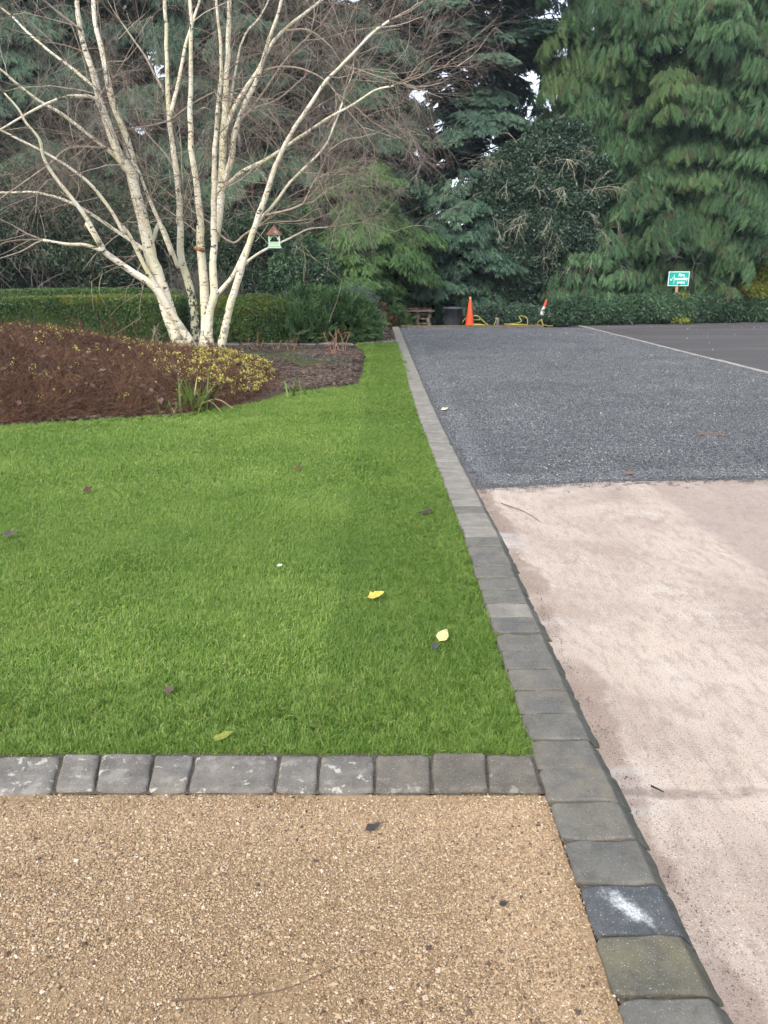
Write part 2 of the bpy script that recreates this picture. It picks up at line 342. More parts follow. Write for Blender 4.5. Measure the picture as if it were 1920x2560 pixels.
# ================================================================== KERB BLOCKS
def stonemat(name, c0, c1, speck=.5, stain=None, stain_col=(.6, .6, .58), lichen=0.0, tone=.5):
    t = NT(name); p = t.pos('object'); r = t.n('ObjectInfo').outputs['Random']
    c = t.ramp(t.noise(p, 9, 6, .6), [(.3, c0), (.7, c1)])
    c = t.mix(t.math('MULTIPLY', r, tone), c, t.mix(t.rng(t.noise(p, 7, 5, .6), .35, .65), (.088, .088, .086), (.190, .160, .120)))
    c = t.mix(t.rng(t.noise(p, 230, 2, .6), .64, .70, 0, speck), c, (.50, .49, .45))
    c = t.mix(t.rng(t.noise(p, 120, 3, .6), .60, .72, 0, .5), c, (.03, .03, .03))
    if lichen:
        c = t.mix(t.rng(t.noise(p, 21, 4, .65, .4), .60, .66, 0, lichen), c, (.48, .46, .38))
        c = t.mix(t.rng(t.noise(p, 11, 3, .6), .52, .66, 0, lichen * .6), c, (.33, .30, .26))
    if 'block' in name:      # algae film plus the steep face's shade, painted on the outward splay only
        ox = t.sep(t.n('TexCoord').outputs['Object'])[0]; c = t.mix(t.math('MULTIPLY', t.rng(ox, .202, .214), t.rng(t.noise(p, 18, 5, .7), .25, .7, .35, .8)), c, (.040, .042, .032))
    if stain:
        o = t.n('TexCoord').outputs['Object']; m = t.n('VectorMath', operation='SUBTRACT'); t.t.links.new(o, m.inputs[0]); m.inputs[1].default_value = stain[0]
        v = t.n('VectorRotate', rotation_type='Z_AXIS'); t.t.links.new(m.outputs[0], v.inputs[0]); v.inputs['Angle'].default_value = stain[2]
        l = t.n('VectorMath', operation='LENGTH'); t.t.links.new(t.scale(v.outputs[0], stain[1]), l.inputs[0])
        d = t.math('ADD', l.outputs['Value'], t.math('MULTIPLY', t.math('SUBTRACT', t.noise(p, 26, 6, .7), .5), 2.4))
        c = t.mix(t.math('MULTIPLY', t.rng(d, 1.15, .2), t.rng(t.noise(p, 150, 4, .7), .35, .62, .25, .9)), c, stain_col)
    c = t.mix(t.rng(t.noise(p, 34, 6, .75), .45, .70, 0, .35), c, (.20, .185, .16)); c = t.mix(t.rng(t.noise(p, 26, 6, .75, .3), .55, .75, 0, .5), c, (.042, .040, .036))
    h = t.math('ADD', t.noise(p, 150, 5, .75), t.math('MULTIPLY', t.noise(p, 30, 4), 1.4))
    return t.done(c, .88, t.bump(h, .8, .0045), .25)
M_KERB = stonemat('slate_grey_block', (.086, .081, .070), (.176, .164, .138), tone=.75)
M_KERB_FAR = stonemat('weathered_block', (.165, .150, .130), (.285, .262, .225), tone=.25)
M_KERB_OLIVE = stonemat('olive_stained_block', (.062, .062, .050), (.155, .138, .070), .7)
M_KERB_BLUE = stonemat('blue_grey_block_white_scuff', (.050, .055, .062), (.092, .098, .105), .8, ((.105, .08, .0), (36, 13, 1), -.65), (.72, .72, .72), tone=.1)
M_CROSS = stonemat('lichened_paver', (.095, .085, .074), (.235, .208, .178), .7, lichen=.8)
M_CROSS2 = stonemat('brown_paver', (.080, .070, .056), (.170, .146, .114), .6, lichen=.3)
def soft_block(cols, rows, corner, jit, seed, bev, depth=.13):
    """rows x cols grid whose rim rolls over; cols = (x, z), rows = y; worn uneven top"""
    r_ = np.random.default_rng(seed); nc, nr = len(cols), len(rows); ph = r_.uniform(0, 6, 6)
    V = np.zeros((nr, nc, 3)); W = rows[-1] - rows[0]
    for j, y in enumerate(rows):
        for i, (x, z) in enumerate(cols):
            e = min(y - rows[0], rows[-1] - y)
            rim = bev * max(0, 1 - e / (bev * 1.2)) ** 2 * (.35 if x > .205 and len(cols) != 11 else 1)
            yy = y + jit * math.sin(x * 31 + ph[0]) * (1 if j in (0, nr - 1) else .3)
            xx = x + jit * math.sin(y * 43 + ph[1]) * (1 if i in (0, nc - 1) else .2)
            cx = min(x - cols[0][0], cols[-1][0] - x)
            if x - cols[0][0] > .19 and len(cols) != 11: cx = corner
            if cx < corner: yy = (rows[0] + W / 2) + (yy - rows[0] - W / 2) * (1 - .5 * ((corner - cx) / corner) ** 2 * corner / W * 2)
            V[j, i] = (xx, yy, z - rim + jit * .8 * math.sin(x * 47 + y * 39 + ph[2]) + jit * .5 * math.sin(x * 83 - y * 71 + ph[3]))
    mb = MB(); v = V.reshape(-1, 3)
    f = [(j * nc + i, j * nc + i + 1, (j + 1) * nc + i + 1, (j + 1) * nc + i) for j in range(nr - 1) for i in range(nc - 1)]
    loop = [i for i in range(nc)] + [j * nc + nc - 1 for j in range(1, nr)] + [(nr - 1) * nc + i for i in range(nc - 2, -1, -1)] + [j * nc for j in range(nr - 2, 0, -1)]
    base = len(v); low = v[loop].copy(); low[:, 2] = -depth
    f += [(loop[k], base + k, base + (k + 1) % len(loop), loop[(k + 1) % len(loop)]) for k in range(len(loop))]
    f = [tuple(q[::-1]) if n >= (nr - 1) * (nc - 1) and False else q for n, q in enumerate(f)]
    mb.add(np.concatenate([v, low]), f); return mb
PITCH = .1625
def kerb_mesh(seed, fine):
    r_ = np.random.default_rng(seed); L = PITCH - .006; sx = .054 + r_.normal(0, .002); tw = .203
    if fine:
        cols = [(0, -.02), (.001, -.008), (.006, -.002), (.014, 0), (.05, .0005), (.10, 0), (.15, 0), (tw - .012, 0), (tw - .003, -.001), (tw + .003, -.006), (tw + sx * .5, -.030), (tw + sx - .004, -.050), (tw + sx, -.058)]
        rows = [0, .002, .007, .016, .05, .09, L - .05, L - .016, L - .007, L - .002, L]
    else:
        cols = [(0, -.012), (.008, 0), (.1, 0), (tw - .006, -.002), (tw + sx, -.058)]; rows = [0, .008, L - .008, L]
    return soft_block(cols, rows, .03, .0026 if fine else .0014, seed, .006)
kerb = tag(empty('edging_kerb', (0, 0, 0)), kind='structure')
t = NT('kerb_joint_sand'); p = t.pos()
M_SAND = t.done(t.ramp(t.noise(p, 140, 5, .7), [(.3, (.035, .03, .025)), (.6, (.12, .10, .075)), (.8, (.26, .21, .14))]), .95, t.bump(t.noise(p, 160, 3), .8, .005), .1)
ys = np.linspace(-.8, 24.6, 60); mb = MB()
mb.add([q for y in ys for q in ((kx(y) + .006, y, -.011), (kx(y) + .2, y, -.012), (kx(y) + .245, y, ROAD - .012))], [(3 * i + k, 3 * i + k + 1, 3 * i + k + 4, 3 * i + k + 3) for i in range(59) for k in (0, 1)])
mb.build('bedding', M_SAND, kerb)
fine_m = [kerb_mesh(100 + i, True).mesh('kerb_block', M_KERB, 'crease') for i in range(9)]
far_m = [kerb_mesh(200 + i, False).mesh('kerb_block', M_KERB_FAR, 'crease') for i in range(5)]
mid_m = [kerb_mesh(300 + i, True).mesh('kerb_block', M_KERB, 'crease') for i in range(5)]
y0 = 2.105 - 14 * PITCH; k = 0; y = y0
while y < 24.45:
    yc = y
    if y < 2.55: me = fine_m[k % 9]
    elif y < 5.2: me = mid_m[int(rng.integers(5))]
    else: me = far_m[int(rng.integers(5))]
    o = bpy.data.objects.new('kerb_block', me); link(o, kerb)
    sl = (kx(y + .2) - kx(y - .2)) / .4
    o.location = (float(kx(y)) + rng.normal(0, .0022), y + .003, rng.normal(0, .0018)); o.rotation_euler = (rng.normal(0, .008), rng.normal(0, .008), -math.atan(sl) + rng.normal(0, .008))
    for nm, yy, mm in (('o', 1.30, M_KERB_OLIVE), ('b', 1.455, M_KERB_BLUE), ('o2', 1.62, None)):
        if mm and abs(yc + PITCH / 2 - yy - PITCH / 2 + .01) < PITCH / 2:
            o.data = me.copy(); o.data.materials[0] = mm
    if 5.2 > y > 3.2 and rng.random() < (y - 3.2) / 2.4: o.data = far_m[int(rng.integers(5))]
    k += 1; y += PITCH
# cross row of tumbled pavers between path and lawn
cross = tag(empty('paver_edging', (0, 0, 0)), kind='structure')
bx = [-2.42, -2.26, -2.07, -1.93, -1.74, -1.58, -1.38, -1.235, -1.01, -.885, -.722, -.602, -.334, -.205, -.029, .146, .320, .489]
tx = [-2.36, -2.21, -2.03, -1.90, -1.72, -1.58, -1.42, -1.27, -1.055, -.930, -.753, -.620, -.341, -.210, -.030, .154, .334, .486]
for i in range(len(bx) - 1):
    n = 9; w0, w1 = bx[i + 1] - bx[i] - .006, tx[i + 1] - tx[i] - .006; us = [0, .02, .06, .14, .32, .5, .68, .86, .94, .98, 1]; D = .186
    cols = [(u * w0, -.016 if u in (0, 1) else (-.004 if u in (.02, .98) else 0)) for u in us]
    rows = [0, .003, .009, .02, .06, .10, .14, D - .02, D - .009, D - .003, D]
    mb = soft_block(cols, rows, .02, .0022, 500 + i, .009)
    v = mb.v[0]; fr = v[:, 1] / D
    v[:, 0] = v[:, 0] / w0 * (w0 * (1 - fr) + w1 * fr) + (tx[i] - bx[i]) * fr
    o = mb.build('paver', M_CROSS if i < 14 else M_CROSS2, cross, True)
    o.location = (bx[i] + .003, 1.993 + rng.normal(0, .003), rng.normal(0, .0016)); o.rotation_euler = (rng.normal(0, .01), rng.normal(0, .01), 0)
mb = MB(); mb.add([(-2.45, 1.991, -.011), (.492, 1.991, -.011), (.492, 2.2, -.010), (-2.45, 2.2, -.010)], [(0, 1, 2, 3)]); mb.build('bedding', M_SAND, cross)
# row of pavers closing the far end of the lawn
row = tag(empty('paver_strip', (0, 0, 0)), kind='structure')
for i in range(6):
    for j in range(2):
        w = .145; mb = soft_block([(0, -.01), (.01, 0), (w - .016, 0), (w - .006, -.01)], [0, .01, .37, .385], .02, .002, 700 + i, .008)
        o = mb.build('paver', M_KERB_FAR, row, True); o.location = (-.64 + i * .148 + .06 * j, 18.32 + .40 * j + i * .075, .005); o.rotation_euler = (0, 0, .03)
# flagstones of the narrow path crossing the bed
flags = tag(empty('flagstone_path', (0, 0, 0)), kind='structure')
M_FLAG = stonemat('mossy_flagstone', (.13, .115, .10), (.27, .25, .22), .4, lichen=.5)
for i in range(11):
    x = -.66 - i * .42; L = .40
    mb = soft_block([(0, -.02), (.02, 0), (.2, .004), (L - .03, 0), (L - .01, -.02)], [0, .02, .3, .56, .58], .05, .006, 720 + i, .012)
    o = mb.build('flagstone', M_FLAG, flags, True); o.location = (x - L, 17.75 - .07 * i + .03 * math.sin(i * 2.1), float(bed_h(np.array(x), np.array(17.7))) + .03); o.rotation_euler = (rng.normal(0, .015), rng.normal(0, .015), .16 + rng.normal(0, .03))
# pale concrete edging between chippings and tarmac
M_EDGE = stonemat('pale_edging', (.27, .25, .22), (.44, .41, .36), .4, tone=.15)
strip = tag(empty('edging_strip', (0, 0, 0)), kind='structure')
em = soft_block([(0, -.012), (.008, 0), (.09, 0), (.10, -.012)], [0, .008, .2, .4, .6, .8, .89, .9], .01, .002, 800, .006, .1).mesh('edging_stone', M_EDGE, True)
for i in range(23):
    o = link(bpy.data.objects.new('edging_stone', em), strip); yy = 4.9 + i * .915
    o.location = (6.345 + .05 * math.sin(i * .35) - .02 * max(0, i - 14) ** 1.2 * .35, yy, ROAD + .016 + rng.normal(0, .002)); o.rotation_euler = (0, 0, rng.normal(0, .006) + .004 * max(0, i - 14))
# weathered timber board closing the far end of the chippings
t = NT('weathered_timber'); p = t.pos('object')
c = t.ramp(t.noise(t.scale(p, (2, 14, 14)), 4, 6, .65), [(.3, (.075, .055, .038)), (.7, (.25, .20, .145))])
M_WOOD = t.done(c, .9, t.bump(t.noise(t.scale(p, (2, 25, 25)), 6, 4), .6, .006), .2)
for i, (xa, xb, ya, yb) in enumerate([(.48, 2.62, 24.63, 24.78), (2.64, 5.05, 24.79, 24.98)]):
    mb = MB(); mb.box((0, 0, 0), (math.hypot(xb - xa, yb - ya), .04, .12), math.atan2(yb - ya, xb - xa))
    o = mb.build('edging_board', M_WOOD); o.location = ((xa + xb) / 2, (ya + yb) / 2, ROAD + .01)
    tag(o, ['weathered timber edging board in front of the pallets and bin', 'weathered timber edging board under the yellow hose'][i], 'board', 'timber boards at the far end of the chippings')

# ---------------------------------------------------------------- stones
def stone_patch(seed, n, rad, s0, s1, big, sb0, sb1):
    r_ = np.random.default_rng(seed); mb = MB(); o6 = np.array([(1, 0, 0), (-1, 0, 0), (0, 1, 0), (0, -1, 0), (0, 0, 1), (0, 0, -1.)])
    F = [(0, 2, 4), (2, 1, 4), (1, 3, 4), (3, 0, 4)]
    F += [(2, 0, 5), (1, 2, 5), (3, 1, 5), (0, 3, 5)]
    for i in range(n + big):
        s = r_.uniform(s0, s1) if i < n else r_.uniform(sb0, sb1)
        v = o6 * r_.uniform(.6, 1.25, (6, 1)) + r_.normal(0, .22, (6, 3)); q = Matrix(((1, 0, 0), (0, 1, 0), (0, 0, 1))) if False else None
        a = r_.uniform(0, 6.28); ca, sa = math.cos(a), math.sin(a); v = v @ np.array([[ca, -sa, 0], [sa, ca, 0], [0, 0, 1]]); v = v[:, [0, 2, 1]] if r_.random() < .4 else v
        v = v * [1, r_.uniform(.65, 1), r_.uniform(.45, .8)] * s
        rr = rad * math.sqrt(r_.random()); th = r_.uniform(0, 6.28)
        mb.add(v + [rr * math.cos(th), rr * math.sin(th), s * r_.uniform(-.15, .35)], F, r_.random())
    return mb
def stonecol(name, stops, rough=.85):
    t = NT(name); c = t.ramp(t.math('ADD', t.attr('shade'), t.math('MULTIPLY', t.attr('tint', 'INSTANCER'), .12)), stops)
    p = t.pos(); c = t.mix(t.rng(t.noise(p, 300, 2), .4, .8, 0, .25), c, (.15, .11, .08))
    return t.done(c, rough, None, .25)
M_BUFF = stonecol('buff_stones', [(0, (.08, .055, .045)), (.06, (.22, .145, .088)), (.4, (.335, .228, .132)), (.78, (.44, .318, .195)), (.965, (.52, .40, .27)), (1, (.62, .55, .45))])
M_BUFFBIG = M_BUFF
M_CHIP = stonecol('grey_stones', [(0, (.034, .037, .042)), (.4, (.088, .094, .102)), (.75, (.15, .157, .167)), (.97, (.24, .247, .255)), (1, (.40, .40, .40))])
tb = [template('buff_stone_patch', stone_patch(10 + i, 2600, .32, .0015, .0040, 85, .0045, .0080), M_BUFF) for i in range(5)]
gx, gy = np.meshgrid(np.arange(-2.6, .62, .26), np.arange(.4, 2.02, .26)); q = np.stack([gx.ravel(), gy.ravel()], 1) + rng.uniform(-.09, .09, (gx.size, 2))
q = q[(q[:, 0] < kx(q[:, 1]) - .31) & (q[:, 1] < 1.99 - .30)]
ex = np.array([(kx(y) - .335 + rng.uniform(-.03, .02), y) for y in np.arange(.6, 1.68, .11)] + [(x, 1.66 + rng.uniform(-.03, .012)) for x in np.arange(-2.5, .18, .12)]); q = np.concatenate([q, ex])
ts0 = [template('buff_edge_patch', stone_patch(16 + i, 75, .055, .0015, .0040, 3, .0045, .008), M_BUFF) for i in range(4)]
yy = rng.uniform(.5, 1.99, 700); xx = kx(yy) - .045 - np.abs(rng.normal(0, .14, 700)); x3 = rng.uniform(-2.5, .48, 1100); y3 = 1.985 - .045 - np.abs(rng.normal(0, .12, 1100)); e3 = np.c_[np.r_[xx, x3], np.r_[yy, y3]]; e3 = e3[(e3[:, 0] < kx(e3[:, 1]) - .03) & (e3[:, 1] < 1.955)]
tag(scatter('path_gravel', np.c_[e3, np.full(len(e3), -.015)], zrot(len(e3)), rng.uniform(.8, 1.15, len(e3)), rng.uniform(-.6, .6, len(e3)), ts0), 'loose buff gravel banked against the kerb and pavers', 'gravel')
scatter('path_gravel', np.c_[q, np.full(len(q), -.014)], zrot(len(q)), rng.uniform(.85, 1.15, len(q)) * np.where(np.arange(len(q)) > len(q) - len(ex), .95, 1), rng.uniform(-.6, .6, len(q)), tb)
tag(bpy.data.objects['path_gravel.001'], 'loose buff gravel covering the path', 'gravel')
tg = [template('grey_stone_patch', stone_patch(30 + i, 900, .34, .003, .008, 14, .008, .012), M_CHIP) for i in range(5)]
gx, gy = np.meshgrid(np.arange(.7, 6.3, .24), np.arange(5.6, 24.6, .27)); q = np.stack([gx.ravel(), gy.ravel()], 1) + rng.uniform(-.1, .1, (gx.size, 2))
edge_y = np.interp(q[:, 0], [a for a, b in GP[:7]], [b for a, b in GP[:7]])
edge_y = np.interp(q[:, 0], [a for a, b in GP[:7]], [b for a, b in GP[:7]])
q = q[(q[:, 0] > kx(q[:, 1]) + .55) & (q[:, 0] < 5.98) & (q[:, 1] < 24.2) & (q[:, 1] > edge_y + .26)]
o = scatter('grey_gravel', np.c_[q, np.full(len(q), ROAD + .014)], zrot(len(q)), rng.uniform(.9, 1.1, len(q)), rng.uniform(-.7, .7, len(q)), tg)
tag(o, 'loose blue grey chippings covering the yard', 'gravel')
te = [template('grey_edge_patch', stone_patch(36 + i, 110, .10, .003, .0078, 2, .008, .011), M_CHIP) for i in range(4)]
ye = rng.uniform(5.72, 24.3, 2600); xe = kx(ye) + .35 + np.abs(rng.normal(0, .13, 2600)) - .02; ye2 = rng.uniform(6.1, 24.2, 1500); xe2 = rng.uniform(5.7, 6.24, 1500); xe3 = rng.uniform(.95, 6.2, 900); ye3 = np.interp(xe3, [a for a, b in GP[:7]], [b for a, b in GP[:7]]) + .10 + np.abs(rng.normal(0, .12, 900)); qe = np.c_[np.r_[xe, xe2, xe3], np.r_[ye, ye2, ye3]]
tag(scatter('grey_gravel', np.c_[qe, np.full(len(qe), ROAD + .011)], zrot(len(qe)), rng.uniform(.85, 1.1, len(qe)), rng.uniform(-.7, .7, len(qe)), te), 'loose grey chippings along the margins of the yard', 'gravel')
ts1 = [template('single_chip', stone_patch(40 + i, 6, .03, .003, .007, 0, 1, 1), M_CHIP) for i in range(3)]
q = np.c_[rng.uniform(.72, 6.2, 2600), 0 * np.zeros(2600)]; q[:, 1] = np.interp(q[:, 0], [a for a, b in GP[:7]], [b for a, b in GP[:7]]) + rng.normal(.07, .09, 2600); q = q[q[:, 0] > kx(q[:, 1]) + .26]
o = scatter('stray_chippings', np.c_[q, np.full(len(q), ROAD + .008)], zrot(len(q)), 1.0, rng.uniform(-.7, .7, len(q)), ts1); tag(o, 'stray grey chippings spilled on the edge of the concrete', 'gravel')

# ---------------------------------------------------------------- grass
def grass_patch(seed, n, rad, l0, l1, w):
    r_ = np.random.default_rng(seed); mb = MB()
    for i in range(n):
        rr = rad * math.sqrt(r_.random()); th = r_.uniform(0, 6.28); b = np.array([rr * math.cos(th), rr * math.sin(th), 0]); L = r_.uniform(l0, l1)
        az = r_.normal(.5, 1.1); lean = abs(r_.normal(.85, .42)); d = np.array([math.cos(az), math.sin(az), 0]); s = np.array([-d[1], d[0], 0]); wv = s * w * r_.uniform(.7, 1.2) / 2
        tw = np.array([0, 0, r_.normal(0, .3)]) * w
        p1 = b + d * L * .45 * math.sin(lean * .6) + [0, 0, L * .45 * math.cos(lean * .6)]; p2 = p1 + d * L * .55 * math.sin(min(1.5, lean * 1.3)) + [0, 0, L * .55 * math.cos(min(1.5, lean * 1.3))]
        mb.add([b - wv, b + wv, p1 + wv * .85 + tw, p1 - wv * .85 - tw, p2], [(0, 1, 2, 3), (3, 2, 4)], r_.normal(0, .24) + (.55 if r_.random() < .07 else 0))
    return mb
def grassmat(name, boost=1.0):
    t = NT(name); p = t.pos(); xs = t.sep(p)
    a = t.math('ADD', t.math('ADD', .5, t.attr('shade')), t.math('MULTIPLY', t.math('SUBTRACT', t.noise(p, 1.35, 5, .7), .5), .8))
    a = t.math('ADD', a, t.math('MULTIPLY', t.attr('tint', 'INSTANCER'), .34))
    c = t.ramp(a, [(.0, (.053, .110, .017)), (.3, (.125, .228, .032)), (.6, (.210, .335, .052)), (.85, (.30, .41, .086)), (1, (.45, .48, .18))])
    wx = t.math('ADD', xs[0], t.math('MULTIPLY', t.math('SUBTRACT', t.noise(p, 3, 3), .5), .10)); stp = t.rng(wx, -.27, -.21)
    def roll(expr):
        w_ = t.n('TexWhiteNoise', noise_dimensions='1D'); t.put(w_, 'W', t.math('FLOOR', expr)); return w_.outputs['Value']
    rl = t.n('MixRGB'); t.put(rl, 0, stp); t.put(rl, 1, roll(t.math('ADD', t.math('MULTIPLY', xs[1], 1.55), t.math('MULTIPLY', xs[0], .22)))); t.put(rl, 2, roll(t.math('ADD', t.math('MULTIPLY', wx, .01), t.math('MULTIPLY', xs[1], .72))))
    c = t.mix(t.math('MULTIPLY', rl.outputs[0], .30), c, (.10, .185, .028)); c = t.mix(t.math('MULTIPLY', stp, .30), c, (.085, .165, .020))
    c = t.mix(t.rng(t.noise(p, 5.2, 4, .7), .56, .76, 0, .45), c, (.27, .29, .085))
    return t.done(c, .5, None, .3, .30)
M_GRASS = grassmat('mown_grass')
gN = [template('grass_near', grass_patch(60 + i, 5000, .40, .018, .044, .0029), M_GRASS) for i in range(5)]
gM = [template('grass_mid', grass_patch(70 + i, 3600, .60, .024, .048, .0050), M_GRASS) for i in range(4)]
gF = [template('grass_far', grass_patch(80 + i, 1700, .50, .024, .046, .009), M_GRASS) for i in range(4)]
gS = [template('grass_edge', grass_patch(90 + i, 26, .022, .022, .042, .0026), M_GRASS) for i in range(4)]
def lawn_fill(name, temps, step, y0, y1, marg, label, x0=-7.4):
    gx, gy = np.meshgrid(np.arange(x0, .5, step), np.arange(y0, y1, step)); q = np.stack([gx.ravel(), gy.ravel()], 1) + rng.uniform(-.28, .28, (gx.size, 2)) * step
    ok = np.ones(len(q), bool)
    for a in np.arange(8) * math.pi / 4: ok &= inside(LAWN, q[:, 0] + marg * math.cos(a), q[:, 1] + marg * math.sin(a))
    q = q[ok]; strip_ = (q[:, 0] > kx(q[:, 1]) - .80)
    roll = np.where(strip_, np.floor(q[:, 1] / 1.45), np.floor(q[:, 1] / .62 + .15 * q[:, 0]) + 50)
    tint = (np.sin(roll * 12.9898) * 43758.5453 % 1 - .5) * .2 - .25 * strip_ + rng.normal(0, .10, len(q))
    o = scatter(name, np.c_[q, np.full(len(q), -.028)], zrot(len(q), -.7, .7, .0), np.clip(.96 + .10 * wob(np.c_[q, 0 * q[:, 0]], 1.7, 2), .75, 1.2), tint, temps)
    return tag(o, label, 'grass')
lawn_fill('grass_blades', gN, .33, 2.2, 5.4, .37, 'fine mown grass at the front of the lawn by the path', -3.6)
lawn_fill('grass_blades', gM, .42, 5.2, 10.2, .55, 'mown grass in the middle of the lawn beside the bed')
lawn_fill('grass_blades', gF, .36, 10.0, 18.5, .34, 'mown grass on the narrow far strip of the lawn')
ep = []
def edge_pts(poly, dens, inset):
    for (xa, ya), (xb, yb) in zip(poly, poly[1:]):
        L = math.hypot(xb - xa, yb - ya); n = int(L * dens); s = rng.random(n); nx_, ny_ = -(yb - ya) / L, (xb - xa) / L; d = rng.uniform(.0, inset, n)
        ep.append(np.stack([xa + (xb - xa) * s + nx_ * d, ya + (yb - ya) * s + ny_ * d], 1))
edge_pts([(-3.5, 2.19), (-1.3, 2.187), (-.6, 2.20), (.49, 2.19)], 1400, .5)
edge_pts([(-3.5, 2.19), (-1.3, 2.187), (-.6, 2.20), (.49, 2.19)], 500, .1)
edge_pts([(float(kx(y)) - .004, y) for y in np.linspace(2.18, 18.4, 24)], 480, .55)
edge_pts([(float(kx(y)) - .004, y) for y in np.linspace(2.18, 8, 12)], 700, .4)
BE = np.array(BEDEDGE); edge_pts([tuple(b) for b in BE[::-1]], 330, .75)
edge_pts([(.28, 18.6), (-.62, 18.26)], 150, .3)
q = np.concatenate(ep); o = scatter('grass_fringe', np.c_[q, np.full(len(q), -.026)], zrot(len(q), -2, 2, .15), rng.uniform(.7, 1.2, len(q)) * np.clip(q[:, 1] / 9, 1, 1.6), rng.normal(-.1, .3, len(q)), gS)
tag(o, 'grass fringe along the lawn edges', 'grass')
# ================================================================== FOLIAGE TEMPLATES
def frond(seed, L, pairs, width, droop, hang, rib, fine=2):
    """fern-like evergreen spray along +X: side sprays of ribbon leaflets, drooping to -Z"""
    r_ = np.random.default_rng(seed); mb = MB()
    def axis(s): return np.array([L * s * (1 - .18 * droop * s), L * .05 * math.sin(s * 3 + seed), -L * droop * .55 * s * s])
    def ribbon(a, d, l, w, dr, sh):
        d = d / np.linalg.norm(d); s = np.cross(d, [0, 0, 1.]); s = s / (np.linalg.norm(s) + 1e-6) * w / 2; s = s + np.array([0, 0, r_.normal(0, .35)]) * w
        m = a + d * l * .55 + [0, 0, -dr * l * .18]; e = a + d * l + [0, 0, -dr * l * .6]
        mb.add([a - s * .4, a + s * .4, m + s, m - s, e], [(0, 1, 2, 3), (3, 2, 4)], sh)
    for i in range(pairs):
        s0 = .12 + .86 * i / pairs; env = math.sin(math.pi * min(1, .25 + .75 * (1 - s0))) ** .7
        for sd in (-1, 1):
            a = axis(s0 + r_.uniform(-.02, .02)); ang = r_.uniform(.6, .95)
            d = np.array([math.cos(ang), sd * math.sin(ang), -hang * r_.uniform(.5, 1.2)]); l = width * env * r_.uniform(.75, 1.15); sh = r_.uniform(-.16, .16)
            ribbon(a, d, l, rib, droop + hang, sh)
            for k in range(fine):
                a2 = a + d / np.linalg.norm(d) * l * (.3 + .33 * k) + [0, 0, -.03 * l]; d2 = d + np.array([r_.uniform(.2, .9), sd * r_.uniform(-1.0, .5), -hang * r_.uniform(0, .8)])
                ribbon(a2, d2, l * .5, rib * .8, droop + hang, sh + r_.uniform(-.1, .1))
    ribbon(axis(.8), axis(1.) - axis(.8), L * .28, rib, droop, .1)
    return mb
def leaf_clump(seed, n, rad, l, w, spread=1.0, fold=.25, droop=.2):
    r_ = np.random.default_rng(seed); mb = MB()
    for i in range(n):
        d = np.array([r_.uniform(.1, 1), r_.normal(0, spread), r_.normal(.1, spread)]); d /= np.linalg.norm(d)
        a = np.array([r_.uniform(-.5, 1), r_.normal(0, .5), r_.normal(0, .5)]) * rad; ll = l * r_.uniform(.7, 1.2)
        u = r_.normal(0, 1, 3) * .5 + [0, 0, 1]; s = np.cross(d, u); s /= np.linalg.norm(s) + 1e-6; nn = np.cross(s, d)
        m = a + d * ll * .5 + nn * fold * w; e = a + d * ll + [0, 0, -droop * ll]
        mb.add([a, m + s * w / 2 - nn * fold * w, e, m - s * w / 2 - nn * fold * w], [(0, 1, 2), (0, 2, 3)], r_.uniform(-.2, .2) + (.25 if r_.random() < .06 else 0))
    return mb
def twig_spray(seed, L, n, r0, curl=.5, sides=3, spread=.9, drop=0.0):
    r_ = np.random.default_rng(seed); mb = MB()
    def seg(a, d, l, r, m, sg=5):
        P = [a]; d = d / np.linalg.norm(d); bend = r_.normal(0, curl, 3)
        for k in range(sg):
            d = d + bend / sg + np.array([0, 0, -drop / sg]) + r_.normal(0, .07, 3); d /= np.linalg.norm(d); P.append(P[-1] + d * l / sg)
        mb.tube(P, np.linspace(r, r * .45, sg + 1), sides, r_.uniform(-.2, .2), False)
        if m > 0:
            for k in range(n if m == 2 else max(2, n // 3)):
                i = r_.integers(1, sg); t = P[i] - P[i - 1]; t = t / np.linalg.norm(t); q = t + r_.normal(0, spread * .6, 3); seg(P[i], q, l * r_.uniform(.3, .6), r * .6, m - 1, 4)
    seg(np.zeros(3), np.array([1, 0, .1]), L, r0, 2)
    return mb
# leaf colours
F_CYP = leafmat('cypress_green', (.055, .112, .062), (.130, .242, .112), (.235, .37, .165), .55, .42, .3, .3, (.170, .260, .100))
F_DARK = leafmat('dark_conifer', (.030, .066, .044), (.080, .150, .090), (.155, .24, .13), .55, .3, .3)
F_TALL = leafmat('blue_green_conifer', (.050, .098, .074), (.115, .195, .135), (.20, .29, .18), .55, .42, .3)
F_FAN = leafmat('fan_cedar_green', (.034, .072, .026), (.088, .170, .052), (.175, .275, .085), .55, .3, .3)
F_BACK = leafmat('far_woodland_green', (.030, .052, .042), (.066, .102, .076), (.12, .165, .115), .6, .25, .25)
F_IVY = leafmat('ivy_green', (.020, .042, .028), (.052, .096, .056), (.115, .175, .10), .36, .15, .5)
F_LAUREL = leafmat('laurel_green', (.028, .062, .034), (.068, .135, .064), (.14, .225, .105), .34, .22, .5)
F_BOX = leafmat('box_green', (.040, .082, .030), (.105, .190, .054), (.22, .28, .075), .4, .35, .4)
F_BOXTOP = leafmat('box_new_growth', (.09, .13, .022), (.22, .25, .040), (.40, .36, .062), .42, .3, .4)
F_JUN = leafmat('juniper_green', (.036, .078, .032), (.095, .180, .062), (.17, .27, .095), .5, .25, .3)
F_RHODO = leafmat('dull_shrub_green', (.020, .040, .022), (.054, .088, .044), (.11, .15, .075), .45, .15, .4)
F_SAGE = leafmat('grey_green_leaf', (.06, .085, .06), (.13, .165, .125), (.24, .28, .22), .6, .15, .3)
